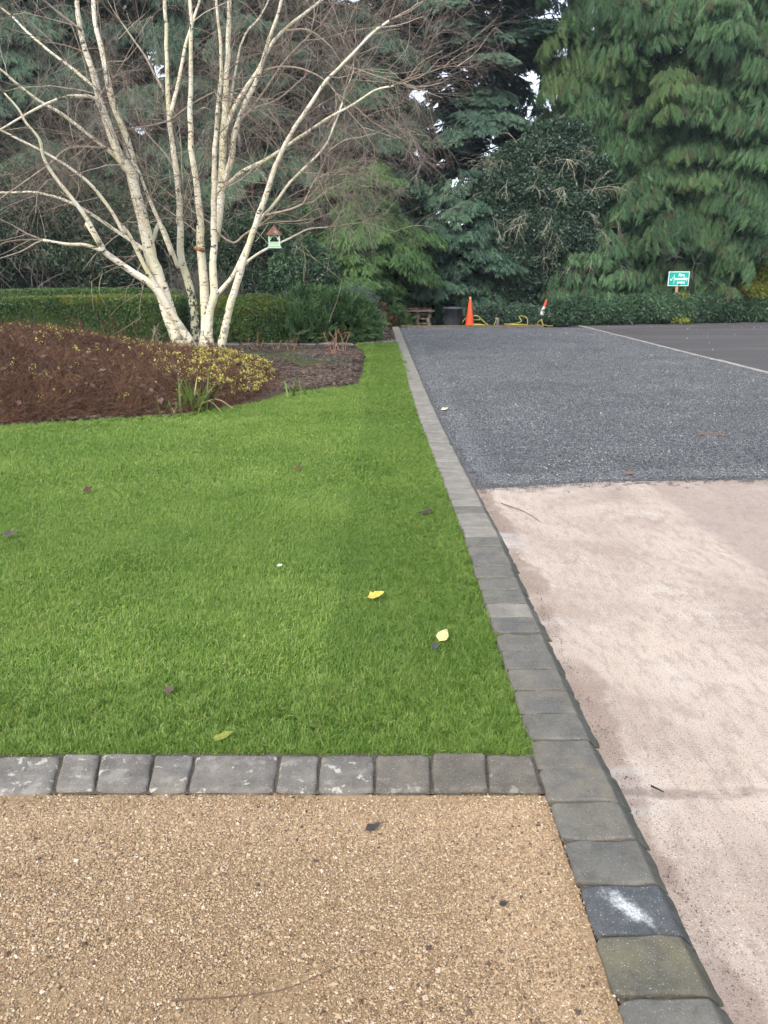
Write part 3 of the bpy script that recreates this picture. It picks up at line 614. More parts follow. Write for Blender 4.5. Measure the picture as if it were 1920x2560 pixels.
F_GOLD = leafmat('golden_leaf', (.12, .15, .02), (.28, .30, .05), (.45, .42, .09), .45, .3, .4)
F_DEAD = leafmat('dead_frond', (.03, .018, .010), (.075, .042, .022), (.14, .085, .045), .8, .1, .2)
def barkmat(name, c0, c1, sc=(6, 6, 1.2)):
    t = NT(name); p = t.pos('object'); n_ = t.noise(t.scale(p, sc), 5, 6, .65)
    return t.done(t.ramp(n_, [(.35, c0), (.7, c1)]), .95, t.bump(n_, .9, .02), .15)
M_BARK = barkmat('dark_bark', (.014, .011, .009), (.050, .040, .032)); M_BARK2 = barkmat('grey_bark', (.06, .052, .042), (.17, .15, .125))
def twigmat(name, c0, c1):
    t = NT(name); a = t.math('ADD', .5, t.math('ADD', t.attr('shade'), t.attr('tint', 'INSTANCER'))); return t.done(t.ramp(a, [(.2, c0), (.8, c1)]), .85, None, .2)
M_TWIG = twigmat('bare_twig', (.085, .075, .065), (.26, .235, .20)); M_TWIGP = twigmat('birch_twig', (.090, .068, .056), (.32, .265, .22))
F_CYPB = leafmat('cypress_brown_tips', (.07, .075, .045), (.12, .125, .07), (.18, .19, .10), .6, .3, .25)
T_CYP = [template('cypress_spray', frond(i, .66, 9, .20, .75, .9, .027), F_CYP) for i in range(7)] + [template('cypress_brown_spray', frond(7, .5, 8, .18, .75, .9, .026), F_CYPB)]
T_DARK = [template('dark_spray', frond(10 + i, .60, 8, .24, .4, .35, .04), F_DARK) for i in range(3)]
T_TALL = [template('tall_spray', frond(20 + i, .55, 8, .22, .1, .12, .036), F_TALL) for i in range(3)]
T_FAN = [template('fan_spray', frond(30 + i, .62, 10, .27, .35, .3, .030), F_FAN) for i in range(4)]
T_BACK = [template('back_spray', frond(40 + i, .95, 7, .40, .45, .4, .075, 1), F_BACK) for i in range(3)]
T_JUN = [template('juniper_spray', frond(50 + i, .34, 8, .13, .1, .05, .018), F_JUN) for i in range(4)]
T_DEAD = [template('dead_spray', frond(55 + i, .5, 7, .2, .6, .6, .03), F_DEAD) for i in range(2)]
T_IVY = [template('ivy_clump', leaf_clump(60 + i, 16, .12, .085, .062, .9), F_IVY) for i in range(4)]
T_LAUREL = [template('laurel_clump', leaf_clump(70 + i, 13, .09, .125, .042, .8, .2), F_LAUREL) for i in range(4)]
T_BOX = [template('box_clump', leaf_clump(80 + i, 24, .055, .034, .022, 1.0), F_BOX) for i in range(3)]
T_BOXT = [template('box_tip_clump', leaf_clump(84 + i, 20, .05, .034, .022, .8), F_BOXTOP) for i in range(3)]
T_RHODO = [template('shrub_clump', leaf_clump(90 + i, 13, .14, .12, .040, .9), F_RHODO) for i in range(4)]
T_SAGE = [template('sage_clump', leaf_clump(95 + i, 16, .08, .055, .022, .9), F_SAGE) for i in range(3)]
T_GOLD = [template('gold_clump', leaf_clump(98 + i, 14, .10, .075, .045, .9), F_GOLD) for i in range(3)]
T_TW = [template('twig_spray', twig_spray(100 + i, 1.0, 6, .007, .6), M_TWIG) for i in range(4)]
T_BTW = [template('birch_twig', twig_spray(110 + i, 1.0, 6, .0036, .5, 3, .8, .25), M_TWIGP) for i in range(6)]
T_HANG = [template('hanging_twig', twig_spray(120 + i, 1.1, 7, .0085, .6, 3, .9, 1.2), twigmat('lichened_twig', (.17, .16, .11), (.40, .38, .28))) for i in range(4)]

# ================================================================== TREES
def conifer(name, label, loc, h, prof, temps, seed, nb, h0=.3, dens=9, up=.15, droop=.45, down=.5, trunk_r=.28, az=None, scl=(.8, 1.25), wid=.34, group='conifers behind the yard', lean=(0, 0), skip=None, limbs=True, smin=.25, trunks=None):
    r_ = np.random.default_rng(seed); T = tag(empty(name, loc), label, 'tree', group)
    mb = MB(); zz = np.linspace(-.15, h * .96, 9)
    for (ox, oy, rr) in (trunks or [(0, 0, trunk_r)]):
        mb = MB(); mb.tube(np.stack([ox + lean[0] * (zz / h) ** 1.5 + .05 * np.sin(zz * .8 + seed), oy + 0 * zz, zz], 1), rr * (1 - zz / h * .9), 9); mb.build('trunk', M_BARK, T, True)
    lb = MB(); pos = []; dr = []; tn = []; sc = []; up_ = []
    for b in range(nb):
        z0 = h0 + (h - h0 - .3) * (b + r_.random()) / nb; a = r_.uniform(-math.pi, math.pi) if az is None else az[0] + az[1] * r_.uniform(-1, 1) * abs(r_.uniform(0, 1)) ** .35
        Lb = prof(z0 / h) * r_.uniform(.62, 1.12); od = np.array([math.cos(a), math.sin(a), 0]); lat = np.array([-od[1], od[0], 0])
        base = np.array([lean[0] * (z0 / h) ** 1.5, 0, z0]); dp = droop * r_.uniform(.5, 1.5); uu = up + r_.normal(0, .06)
        def path(s): return base + od * Lb * s[:, None] + np.array([0, 0, 1.]) * (Lb * (uu * s - dp * s ** 2))[:, None]
        if limbs and Lb > .8: lb.tube(path(np.linspace(0, .9, 5)), np.linspace(.012 + .014 * Lb, .008, 5), 4, 0, False)
        n = max(4, int(dens * Lb * (1 + .5 * Lb)))
        s = smin + (1 - smin) * r_.random(n) ** .6; W = wid * Lb * (1.05 - s) ** .7 + .12; l = r_.uniform(-1, 1, n); p = path(s) + lat * (l * W)[:, None]; p[:, 2] -= (np.abs(l) * W) * (.15 + .5 * down) * r_.uniform(.3, 1.0, n) - r_.normal(0, .05, n)
        slope = (uu - 2 * dp * s)
        d = od * 1.0 + lat * (l * .9 + r_.normal(0, .25, n))[:, None]; d[:, 2] = slope * .8 - down * r_.uniform(.3, 1.3, n)
        bt = r_.normal(0, .12)
        pos.append(p); dr.append(d); tn.append(.42 + bt + r_.normal(0, .13, n)); sc.append(r_.uniform(*scl, n) * (1.1 - .25 * s)); up_.append(np.tile([0, 0, 1.], (n, 1)) + od * .35 + r_.normal(0, .28, (n, 3)))
    if limbs and lb.n: tag(lb.build('branch_frame', M_BARK, T, True), kind='stuff')
    pos = np.concatenate(pos); dr = np.concatenate(dr); tn = np.concatenate(tn); sc = np.concatenate(sc); up_ = np.concatenate(up_)
    ok = pos[:, 2] > .06; gx_, gy_, gz_ = (pos + np.array(loc)).T
    ok &= ~((gx_ > 5.6) & (gy_ < 28.9) & (gz_ < 1.15 - .25 * (gx_ < 8))) & ~((gx_ > 8.6) & (gx_ < 11.4) & (gy_ < 28.3) & (gz_ < 2.6)) & ~((gx_ > .1) & (gx_ < 3.3) & (gy_ < 26.6) & (gz_ < .95)) & ~((gx_ > 4.3) & (gx_ < 5.6) & (gy_ < 26.4) & (gz_ < .7)) & ~((gx_ < .2) & (gy_ < 24.6) & (gz_ < 1.2)) & ~((gx_ > 12.3) & (gy_ < 28.9) & (gz_ < 2.4))
    if skip is not None: ok &= ~skip(pos + np.array(loc))
    scatter('crown', pos[ok], frames(dr[ok], up_[ok]), sc[ok], tn[ok], temps, T, seed)
    return T
CAMAZ = -math.pi / 2
# -- pendulous cypresses on the right
conifer('cypress_tree', 'tall light green weeping cypress behind the fire assembly sign', (11.6, 30.6, 0), 21, lambda t: 4.4 * (1 - t) ** .5 + .25, T_CYP, 1, 290, .5, 15, .32, .55, 1.15, .32, (CAMAZ, 2.3), (.5, 1.0), .30, 'weeping cypresses')
conifer('cypress_tree', 'slender weeping cypress with hanging sprays beside the ivy covered tree', (7.9, 31.0, 0), 21, lambda t: 2.7 * (1 - t) ** .35 + .3, T_CYP, 2, 260, .4, 17, .18, .70, 1.6, .25, (CAMAZ, 2.3), (.55, 1.05), .34, 'weeping cypresses')
conifer('cypress_tree', 'weeping cypress cut off by the right edge of the picture', (16.4, 31.4, 0), 20, lambda t: 4.0 * (1 - t) ** .5 + .25, T_CYP, 3, 180, .5, 13, .3, .5, .8, .3, (CAMAZ - .3, 2.2), (.55, 1.1), .31, 'weeping cypresses')
conifer('cypress_tree', 'low spreading cypress skirt beside the red and white cone', (7.3, 28.3, 0), 3.4, lambda t: 2.2 * (1 - t) ** .6 + .3, T_CYP, 4, 44, .2, 19, .35, .55, .7, .12, (CAMAZ, 2.4), (.65, 1.0), .4, 'weeping cypresses')
# -- tall dark conifer with bare twin trunk, sky showing round it
conifer('conifer_tree', 'tall dark conifer with twin trunk and sky showing through its limbs', (3.3, 33, 0), 23, lambda t: (4.3 if t > .37 else 2.9) * (1 - t) ** .4, T_TALL, 5, 270, 5.4, 15, .40, .45, .35, .42, None, (.9, 1.4), .34, 'tall conifers', trunks=[(-.35, 0, .30), (.38, .2, .34)], smin=.35,
        skip=lambda p: (p[:, 2] < 8.8) & (p[:, 0] < 2.7) & (p[:, 2] > 6.0) & (wob(p, .9) > -.30))
# -- fan-fronded cedar at the end of the lawn
conifer('cedar_tree', 'green cedar with drooping fan shaped boughs above the stacked pallets', (-.7, 27.3, 0), 5.4, lambda t: 3.5 * (1 - t) ** .6 + .2, T_FAN, 6, 74, .45, 13, .32, .52, .35, .2, (CAMAZ, 2.4), (.7, 1.15), .40, 'conifers behind the yard')
conifer('cedar_tree', 'dark green conifer filling the gap behind the black bin', (2.6, 28.6, 0), 5.2, lambda t: 2.7 * (1 - t) ** .7 + .2, T_DARK, 7, 60, .3, 14, .3, .45, .3, .15, (CAMAZ, 2.4), (.7, 1.1), .40, 'conifers behind the yard')
# -- dark evergreens behind the birch
for i, (x, y, h, r, lb) in enumerate([(-15.2, 29.5, 19, 3.8, 'dark evergreen at the left edge of the picture behind the shrubs'), (-11.2, 28.9, 20, 3.8, 'dark evergreen second from the left edge behind the birch'),
        (-7.4, 29.6, 20, 3.8, 'dark evergreen directly behind the left birch trunk'), (-4.0, 28.8, 20, 3.6, 'dark evergreen behind the middle birch trunks'), (-.9, 30.8, 19, 3.2, 'dark evergreen behind the birch twigs above the cedar')]):
    conifer('evergreen_tree', lb, (x, y, 0), h, lambda t, r=r: r * (1 - t) ** .5 + .25, T_DARK, 20 + i, 125, .5, 12, .22, .5, .6, .28, (CAMAZ, 2.2), (.85, 1.35), .36, 'dark evergreens behind the birch')
# -- second rank closing the view
for i, (x, y, h, r, lb) in enumerate([(-18, 36, 20, 4.2, 'leftmost of the far evergreens seen between the front trees'), (-12.6, 36.5, 21, 4.2, 'second of the far evergreens from the left'), (-7, 37, 21, 4.2, 'far evergreen behind the left birch trunk'),
        (-2.2, 37.5, 20, 3.9, 'far evergreen behind the right birch branches'), (12.4, 37, 22, 4.3, 'far evergreen behind the weeping cypresses'), (17.5, 37, 20, 4.2, 'far evergreen at the right edge'), (22.5, 34, 15, 4.2, 'rightmost far evergreen beyond the cypresses')]):
    conifer('far_evergreen_tree', lb, (x, y, 0), h, lambda t, r=r: 1.2 * r * (1 - t) ** .45 + .3, T_BACK, 40 + i, 120, .5, 9, .2, .45, .5, .3, (CAMAZ, 2.2), (.9, 1.4), .38, 'far evergreens', limbs=False)
for i, (x, y, h, r, lb) in enumerate([(1.7, 36.5, 6.6, 3.0, 'low far evergreen below the sky gap left of the twin trunk'), (6.2, 36, 7.3, 2.8, 'low far evergreen below the sky gap right of the twin trunk')]):
    conifer('far_evergreen_tree', lb, (x, y, 0), h, lambda t, r=r: r * (1 - t) ** .6 + .3, T_BACK, 60 + i, 46, .4, 10, .2, .4, .5, .2, (CAMAZ, 2.2), (.8, 1.2), .38, 'far evergreens', limbs=False)

conifer('far_evergreen_tree', 'thin far evergreen partly closing the sky gap right of the twin trunk', (6.9, 39, 0), 17, lambda t: 2.3 * (1 - t) ** .5 + .3, T_BACK, 66, 64, .4, 4.5, .2, .4, .6, .2, (CAMAZ, 2.2), (.6, 1.0), .38, 'far evergreens')
def lobes_pts(lobes, n, r_, amp=.16, shell=(.72, 1.04), zmin=.02, front=True):
    """points through the outer shell of overlapping lobes, with lumps; returns pos, outward dir"""
    L = np.array(lobes, float); vol = L[:, 3] * L[:, 5] + L[:, 3] * L[:, 4]; pick = r_.choice(len(L), n, p=vol / vol.sum())
    d = r_.normal(0, 1, (n, 3)); d /= np.linalg.norm(d, axis=1)[:, None]
    if front: d[:, 1] = np.where(r_.random(n) < .6, -np.abs(d[:, 1]), d[:, 1])
    s = r_.uniform(shell[0], shell[1], n) ** .7; c = L[pick]
    base = c[:, :3] + d * c[:, 3:6]; s = s * (1 + amp * wob(base, 1.6) + amp * .6 * wob(base, 4.2, 3))
    p = c[:, :3] + d * c[:, 3:6] * s[:, None]; nd = d / c[:, 3:6]; nd /= np.linalg.norm(nd, axis=1)[:, None]
    keep = p[:, 2] > zmin
    for k in range(len(L)):
        q = (p - L[k, :3]) / L[k, 3:6]; keep &= ~((pick != k) & (np.linalg.norm(q, axis=1) < .62))
    return p[keep], nd[keep]
def shrub(name, label, cat, loc, lobes, n, temps, seed, group=None, scl=(.8, 1.3), stems=0, stem_mat=None, part='foliage', upb=.5, amp=.16, core=None):
    r_ = np.random.default_rng(seed); T = tag(empty(name, loc), label, cat, group); p, nd = lobes_pts(lobes, n, r_, amp)
    d = nd + r_.normal(0, .45, p.shape); d[:, 2] += upb * .5
    scatter(part, p, frames(d, nd + np.array([0, 0, upb]) + r_.normal(0, .3, p.shape)), r_.uniform(*scl, len(p)), .42 + .16 * wob(p, 1.1, 5) + r_.normal(0, .12, len(p)), temps, T, seed)
    if stems:
        mb = MB()
        for k in range(stems):
            l = lobes[k % len(lobes)]; e = np.array(l[:3]) + r_.normal(0, .3, 3) * np.array(l[3:6]); b = np.array([l[0] * .5 + r_.normal(0, .1), l[1] * .5 + r_.normal(0, .1), -.05]); m = (b + e) / 2 + r_.normal(0, .12, 3) * np.linalg.norm(e - b)
            mb.tube(smooth_path([b, m, e], 4), np.linspace(.035, .012, 9) * (1 if e[2] < 2.5 else 2.2), 5)
        mb.build('stem', stem_mat or M_BARK, T, True)
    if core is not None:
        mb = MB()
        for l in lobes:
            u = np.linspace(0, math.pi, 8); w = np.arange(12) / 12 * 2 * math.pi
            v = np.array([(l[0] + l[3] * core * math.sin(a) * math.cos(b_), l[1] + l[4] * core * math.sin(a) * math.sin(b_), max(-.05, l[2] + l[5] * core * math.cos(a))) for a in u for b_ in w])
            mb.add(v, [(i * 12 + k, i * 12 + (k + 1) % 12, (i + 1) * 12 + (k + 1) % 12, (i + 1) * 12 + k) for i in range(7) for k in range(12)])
        mb.build('opaque_filler', M_CORE, T, True)  # added dark opaque body, stops sky and ground showing through
    return T
t = NT('dark_filler'); p = t.pos(); M_CORE = t.done(t.ramp(t.noise(p, 9, 6, .7), [(.3, (.008, .010, .006)), (.7, (.030, .034, .018))]), .95, t.bump(t.noise(p, 20, 4), 1, .05), .1)  # near-black colour for the filler bodies added inside foliage
# -- ivy-covered tree in the middle, bare branches poking out
IV = [(0, 0, 1.7, 2.0, 1.5, 1.7), (.5, .2, 3.8, 1.9, 1.5, 1.5), (.95, .3, 5.3, 1.45, 1.3, 1.25), (-1.0, -.1, 3.6, 1.35, 1.2, 1.3), (-.5, .1, 4.9, 1.1, 1.0, .9), (.7, -.5, 2.6, 1.6, 1.2, 1.4), (1.9, .1, 4.6, .8, .9, 1.0), (-1.0, -.5, .9, 1.0, .9, .9)]
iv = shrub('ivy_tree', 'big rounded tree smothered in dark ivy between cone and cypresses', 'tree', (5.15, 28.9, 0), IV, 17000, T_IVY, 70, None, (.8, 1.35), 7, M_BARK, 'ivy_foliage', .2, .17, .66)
r_ = np.random.default_rng(71); p, nd = lobes_pts([(0.1, -.6, 3.9, 1.9, 1.2, 1.5), (1.0, -.7, 3.3, 1.6, 1.1, 1.4)], 70, r_, .1, (.85, 1.0)); d = nd + r_.normal(0, .5, p.shape); d[:, 1] -= .3
scatter('bare_twigs', p, frames(d), r_.uniform(.7, 1.35, len(p)), r_.uniform(-.1, .35, len(p)), T_HANG, iv, 71)
# -- laurel ground cover hedge along the tarmac
LAU = []
for i in range(17):
    s = i / 16; LAU.append((-4.35 + 10.55 * s, -1.35 + 2.9 * s + .1 * math.sin(i * 2), .26 + .12 * s + .06 * math.sin(i * 1.7), .62, .75, .40 + .13 * s + .08 * math.sin(i * 2.3)))
shrub('laurel_hedge', 'low glossy laurel hedge along the tarmac under the sign', 'hedge', (10.2, 27.55, .05), LAU, 11500, T_LAUREL, 72, None, (.75, 1.15), 0, None, 'foliage', .6, .12, .7)
shrub('laurel_bush', 'darker laurel bush rising behind the hedge right of the sign', 'bush', (11.6, 29.0, 0), [(0, 0, .75, 1.3, .7, .62), (1.1, .1, .8, 1.0, .6, .55)], 2200, T_LAUREL, 73, None, (.8, 1.25), 0, None, 'foliage', .6, .14, .7)
shrub('golden_shrub', 'yellow green variegated shrub at the right edge above the hedge', 'shrub', (13.45, 28.3, 0), [(0, 0, 1.45, .62, .55, .62), (-.35, -.15, .95, .7, .5, .35), (.4, 0, .8, .7, .5, .6)], 1300, T_GOLD, 74, None, (.8, 1.2), 3, M_BARK2, 'foliage', .5, .2)
for i, (x, y, z, s, lb) in enumerate([(5.98, 26.45, .40, .16, 'tiny bright yellow green sprig at the left end of the laurel hedge'), (10.05, 27.05, .80, .20, 'yellow green sprig at the foot of the sign post'), (12.5, 28.0, .95, .28, 'pale yellow sprig in the laurel near the golden shrub'), (9.86, 26.25, .02, .24, 'yellow leafy cutting lying on the tarmac before the hedge')]):
    shrub('leafy_sprig', lb, 'sprig', (x, y, 0), [(0, 0, z, s, s * .7, s * (.6 if i < 3 else .25))], 34, T_GOLD, 75 + i, None, (.7, 1.0), 1, M_BARK2)
# -- undergrowth at the foot of the trees
shrub('undergrowth', 'dark leafy undergrowth below the ivy tree behind the yellow hose', 'undergrowth', (4.3, 26.2, 0), [(-1.4, .2, .12, .8, .5, .30), (-.5, .1, .15, .7, .5, .34), (.3, .1, .12, .7, .5, .36), (.85, -.35, .02, .35, .2, .16)], 2200, T_IVY, 80, None, (.6, .95), 0, None, 'foliage', .4, .15, .7)
shrub('undergrowth', 'small leafy plants spilling beside the pallets', 'undergrowth', (.42, 25.1, 0), [(.05, 0, .08, .42, .3, .3), (-.4, .4, .05, .5, .4, .25)], 420, T_JUN, 81, None, (.6, .9))
# -- rounded clipped mound, junipers, grey shrubs beyond the bed
shrub('clipped_shrub', 'rounded dark green clipped shrub right of the birch trunks', 'shrub', (-3.05, 18.7, 0), [(0, 0, .42, 1.05, .9, .62), (-.35, .1, .45, .8, .8, .56), (.45, -.1, .25, .75, .7, .5)], 6500, T_BOX, 82, 'shrubs behind the bed', (1.0, 1.6), 0, None, 'foliage', .5, .06, .86)
ms = bpy.data.objects['clipped_shrub']; r_ = np.random.default_rng(83); p, nd = lobes_pts([(0, 0, .44, 1.05, .9, .63), (-.55, .1, .47, .9, .8, .59)], 3000, r_, .06, (.97, 1.02)); k_ = nd[:, 2] > .35; p, nd = p[k_], nd[k_]; scatter('new_growth', p, frames(nd + r_.normal(0, .5, p.shape)), r_.uniform(.7, 1.2, len(p)), r_.uniform(-.1, .5, len(p)), T_BOXT, ms, 83)
for i, (x, y, lob, n, lb) in enumerate([(-1.95, 18.55, [(0, 0, .22, .55, .45, .34), (-.3, .1, .15, .4, .4, .25)], 520, 'low feathery juniper in front next to the clipped shrub'), (-1.05, 19.3, [(0, 0, .36, .62, .55, .50), (.25, -.2, .25, .45, .45, .36)], 900, 'taller feathery juniper beside the far lawn strip'), (-1.75, 19.9, [(0, 0, .45, .7, .6, .56)], 700, 'dark juniper at the back between two lower junipers')]):
    shrub('juniper_shrub', lb, 'shrub', (x, y, 0), lob, n, T_JUN, 84 + i, 'shrubs behind the bed', (.8, 1.3), 0, None, 'foliage', .9, .14, .6)
for i, (x, y, lob, n, lb) in enumerate([(-2.25, 21.4, [(0, 0, .62, .8, .6, .6)], 620, 'grey green leafy shrub behind the clipped shrub'), (-.95, 21.8, [(0, 0, .65, .75, .6, .58)], 560, 'grey green leafy shrub behind the tall juniper')]):
    shrub('grey_shrub', lb, 'shrub', (x, y, 0), lob, n, T_SAGE, 88 + i, 'shrubs behind the bed', (.8, 1.3), 4, M_BARK2, 'foliage', .7, .2, .5)
b = tag(empty('twiggy_shrub', (-4.55, 20.2, 0)), 'brown leafless rounded shrub behind the birch trunks', 'shrub', 'shrubs behind the bed'); r_ = np.random.default_rng(90)
p, nd = lobes_pts([(0, 0, .8, 1.0, .8, .72)], 700, r_, .06, (.3, 1.0)); d = nd * .6 + [0, 0, .9] + r_.normal(0, .25, p.shape); scatter('twigs', p, frames(d), r_.uniform(.22, .42, len(p)), r_.uniform(-.35, .1, len(p)), T_TW, b, 90)
# -- clipped hedge, left
def hedge(name, label, loc, L, D, H, seed, rz, n, temps, tipt, ntip):
    r_ = np.random.default_rng(seed); T = tag(empty(name, loc, rz), label, 'hedge', 'clipped hedges left of the birch')
    mb = MB(); mb.box((L / 2, D / 2, H / 2 - .03), (L - .12, D - .12, H - .10)); mb.build('opaque_filler', M_CORE, T)  # added dark box filling the hedge so nothing shows through
    fr = r_.random(n); x = r_.uniform(0, L, n); z = r_.uniform(.03, H, n); y = r_.uniform(0, D, n); k = fr < .62
    top = ~k; e = fr > .93; p = np.stack([x, np.where(k, 0, y), np.where(k, z, H)], 1); p[e, 0] = np.where(r_.random(e.sum()) < .9, L, 0); p[e, 2] = z[e]
    rd = .10; cz = np.clip((p[:, 2] - (H - rd)) / rd, 0, 1); p[k, 1] += (1 - np.sqrt(1 - cz[k] ** 2)) * rd
    p += np.stack([0 * x, .05 * wob(p, 1.5), .035 * wob(p, 1.2, 2)], 1) + r_.normal(0, .018, p.shape)
    nd = np.where(k[:, None], [0, -1., .25], [0, -.1, 1.]); nd[e] = [1, 0, .2]
    d = nd + r_.normal(0, .5, p.shape); scatter('foliage', p, frames(d), r_.uniform(.9, 1.5, n), .42 + .15 * wob(p, 2, 4) + r_.normal(0, .12, n), temps, T, seed)
    x = r_.uniform(0, L, ntip); y = D * r_.random(ntip) ** 1.2; p = np.stack([x, y, H + .03 + .04 * wob(np.stack([x, y, 0 * x], 1), 1.3, 1) - .10 * np.clip(1 - y / .10, 0, 1) ** 2], 1); p[:, 1] -= (r_.random(ntip) < .2) * .03
    p[:, 2] -= (r_.random(ntip) < .35) * r_.uniform(0, .22, ntip) * (p[:, 1] < .12); d = np.array([0, -.2, 1.]) + r_.normal(0, .45, p.shape)
    scatter('new_growth', p, frames(d), r_.uniform(.8, 1.3, ntip), .4 + .25 * wob(p, 1.1, 4) + r_.normal(0, .15, ntip), tipt, T, seed + 1)
hedge('box_hedge', 'clipped box hedge with yellowish top left of the birch', (-13.2, 18.4, 0), 8.35, 1.0, .93, 91, -.01, 19000, T_BOX, T_BOXT, 7000)
hedge('box_hedge', 'second plain green clipped hedge behind the yellowish topped hedge', (-15.0, 20.6, 0), 9.6, 1.0, 1.06, 93, .0, 9000, T_BOX, T_BOX, 2000)
hedge('box_hedge', 'short return of the clipped hedge directly behind the birch', (-5.05, 18.9, 0), 1.35, .8, .82, 95, .02, 3200, T_BOX, T_BOX, 500)
# -- dull evergreen shrubs and bare thicket behind the hedges
for i, (x, y, lob, n, lb) in enumerate([(-12.6, 24.6, [(0, 0, 2.2, 2.2, 1.3, 1.5), (1.4, .2, 3.0, 1.7, 1.2, 1.5), (-1.5, .2, 3.2, 1.6, 1.2, 1.4)], 6200, 'dull green evergreen shrub at the left edge behind the hedge'), (-8.2, 24.9, [(0, 0, 2.0, 2.0, 1.2, 1.4), (1.3, .2, 2.8, 1.5, 1.1, 1.3), (-1.2, .1, 3.0, 1.4, 1.1, 1.2)], 5600, 'dull green evergreen shrub behind the hedge and left birch trunk'), (-4.6, 25.0, [(0, 0, 1.7, 1.6, 1.0, 1.2), (1.2, .1, 2.3, 1.2, 1.0, 1.2), (.6, -.3, 1.0, 1.3, .8, .7)], 4000, 'dull green evergreen shrub behind the middle birch trunks')]):
    s_ = shrub('evergreen_shrub', lb, 'shrub', (x, y, 0), lob, n, T_RHODO, 100 + i, 'evergreen shrubs behind the hedges', (.8, 1.3), 8, M_BARK2, 'foliage', .4, .2)
    r_ = np.random.default_rng(110 + i); m = 70; p = np.stack([r_.uniform(-2.6, 2.6, m), r_.uniform(-1.4, .2, m), r_.uniform(0, 1.5, m)], 1); d = np.stack([r_.normal(0, .5, m), r_.normal(-.1, .25, m), r_.uniform(.3, 1.2, m)], 1)
    scatter('bare_twigs', p, frames(d), r_.uniform(.7, 1.5, m), r_.uniform(-.25, .3, m), T_TW, s_, 110 + i)
shrub('dark_laurel', 'dark glossy laurel bush under the bird feeder', 'bush', (-2.4, 24.3, 0), [(0, 0, 1.5, 1.0, .7, .9), (.3, -.1, .8, .9, .7, .7), (-.9, .1, .9, .8, .6, .7)], 2600, T_LAUREL, 120, None, (.9, 1.4), 6, M_BARK, 'foliage', .4, .2, .5)
d_ = tag(empty('dead_fern', (-.35, 24.6, 0)), 'rusty brown dead foliage under the cedar left of the pallets', 'plant'); r_ = np.random.default_rng(121); m = 150
p = np.stack([r_.normal(0, .3, m), r_.normal(0, .2, m), r_.uniform(.1, .75, m)], 1); d = np.stack([r_.normal(0, .5, m), r_.normal(-.4, .3, m), r_.uniform(-1.2, .2, m)], 1); scatter('fronds', p, frames(d), r_.uniform(.4, .8, m), r_.uniform(.1, .8, m), T_DEAD, d_, 121)
for i, (x, y, n, a, lb) in enumerate([(14.3, 28.9, 90, 2.9, 'bare grey twigs of a leafless bush at the right edge'), (10.4, 27.9, 14, 1.9, 'thin bare sapling stems in front of the big cypress')]):
    T = tag(empty('bare_bush', (x, y, 0)), lb, 'bush'); r_ = np.random.default_rng(122 + i); m = n
    p = np.stack([r_.normal(0, .35, m), r_.normal(0, .2, m), r_.uniform(.8, 2.9, m)], 1); d = np.stack([np.full(m, math.cos(a)) + r_.normal(0, .5, m), r_.normal(-.2, .4, m), r_.uniform(-.2, .7, m)], 1)
    scatter('twigs', p, frames(d), r_.uniform(.7, 1.3, m), r_.uniform(0, .3, m), T_TW, T, 122 + i)
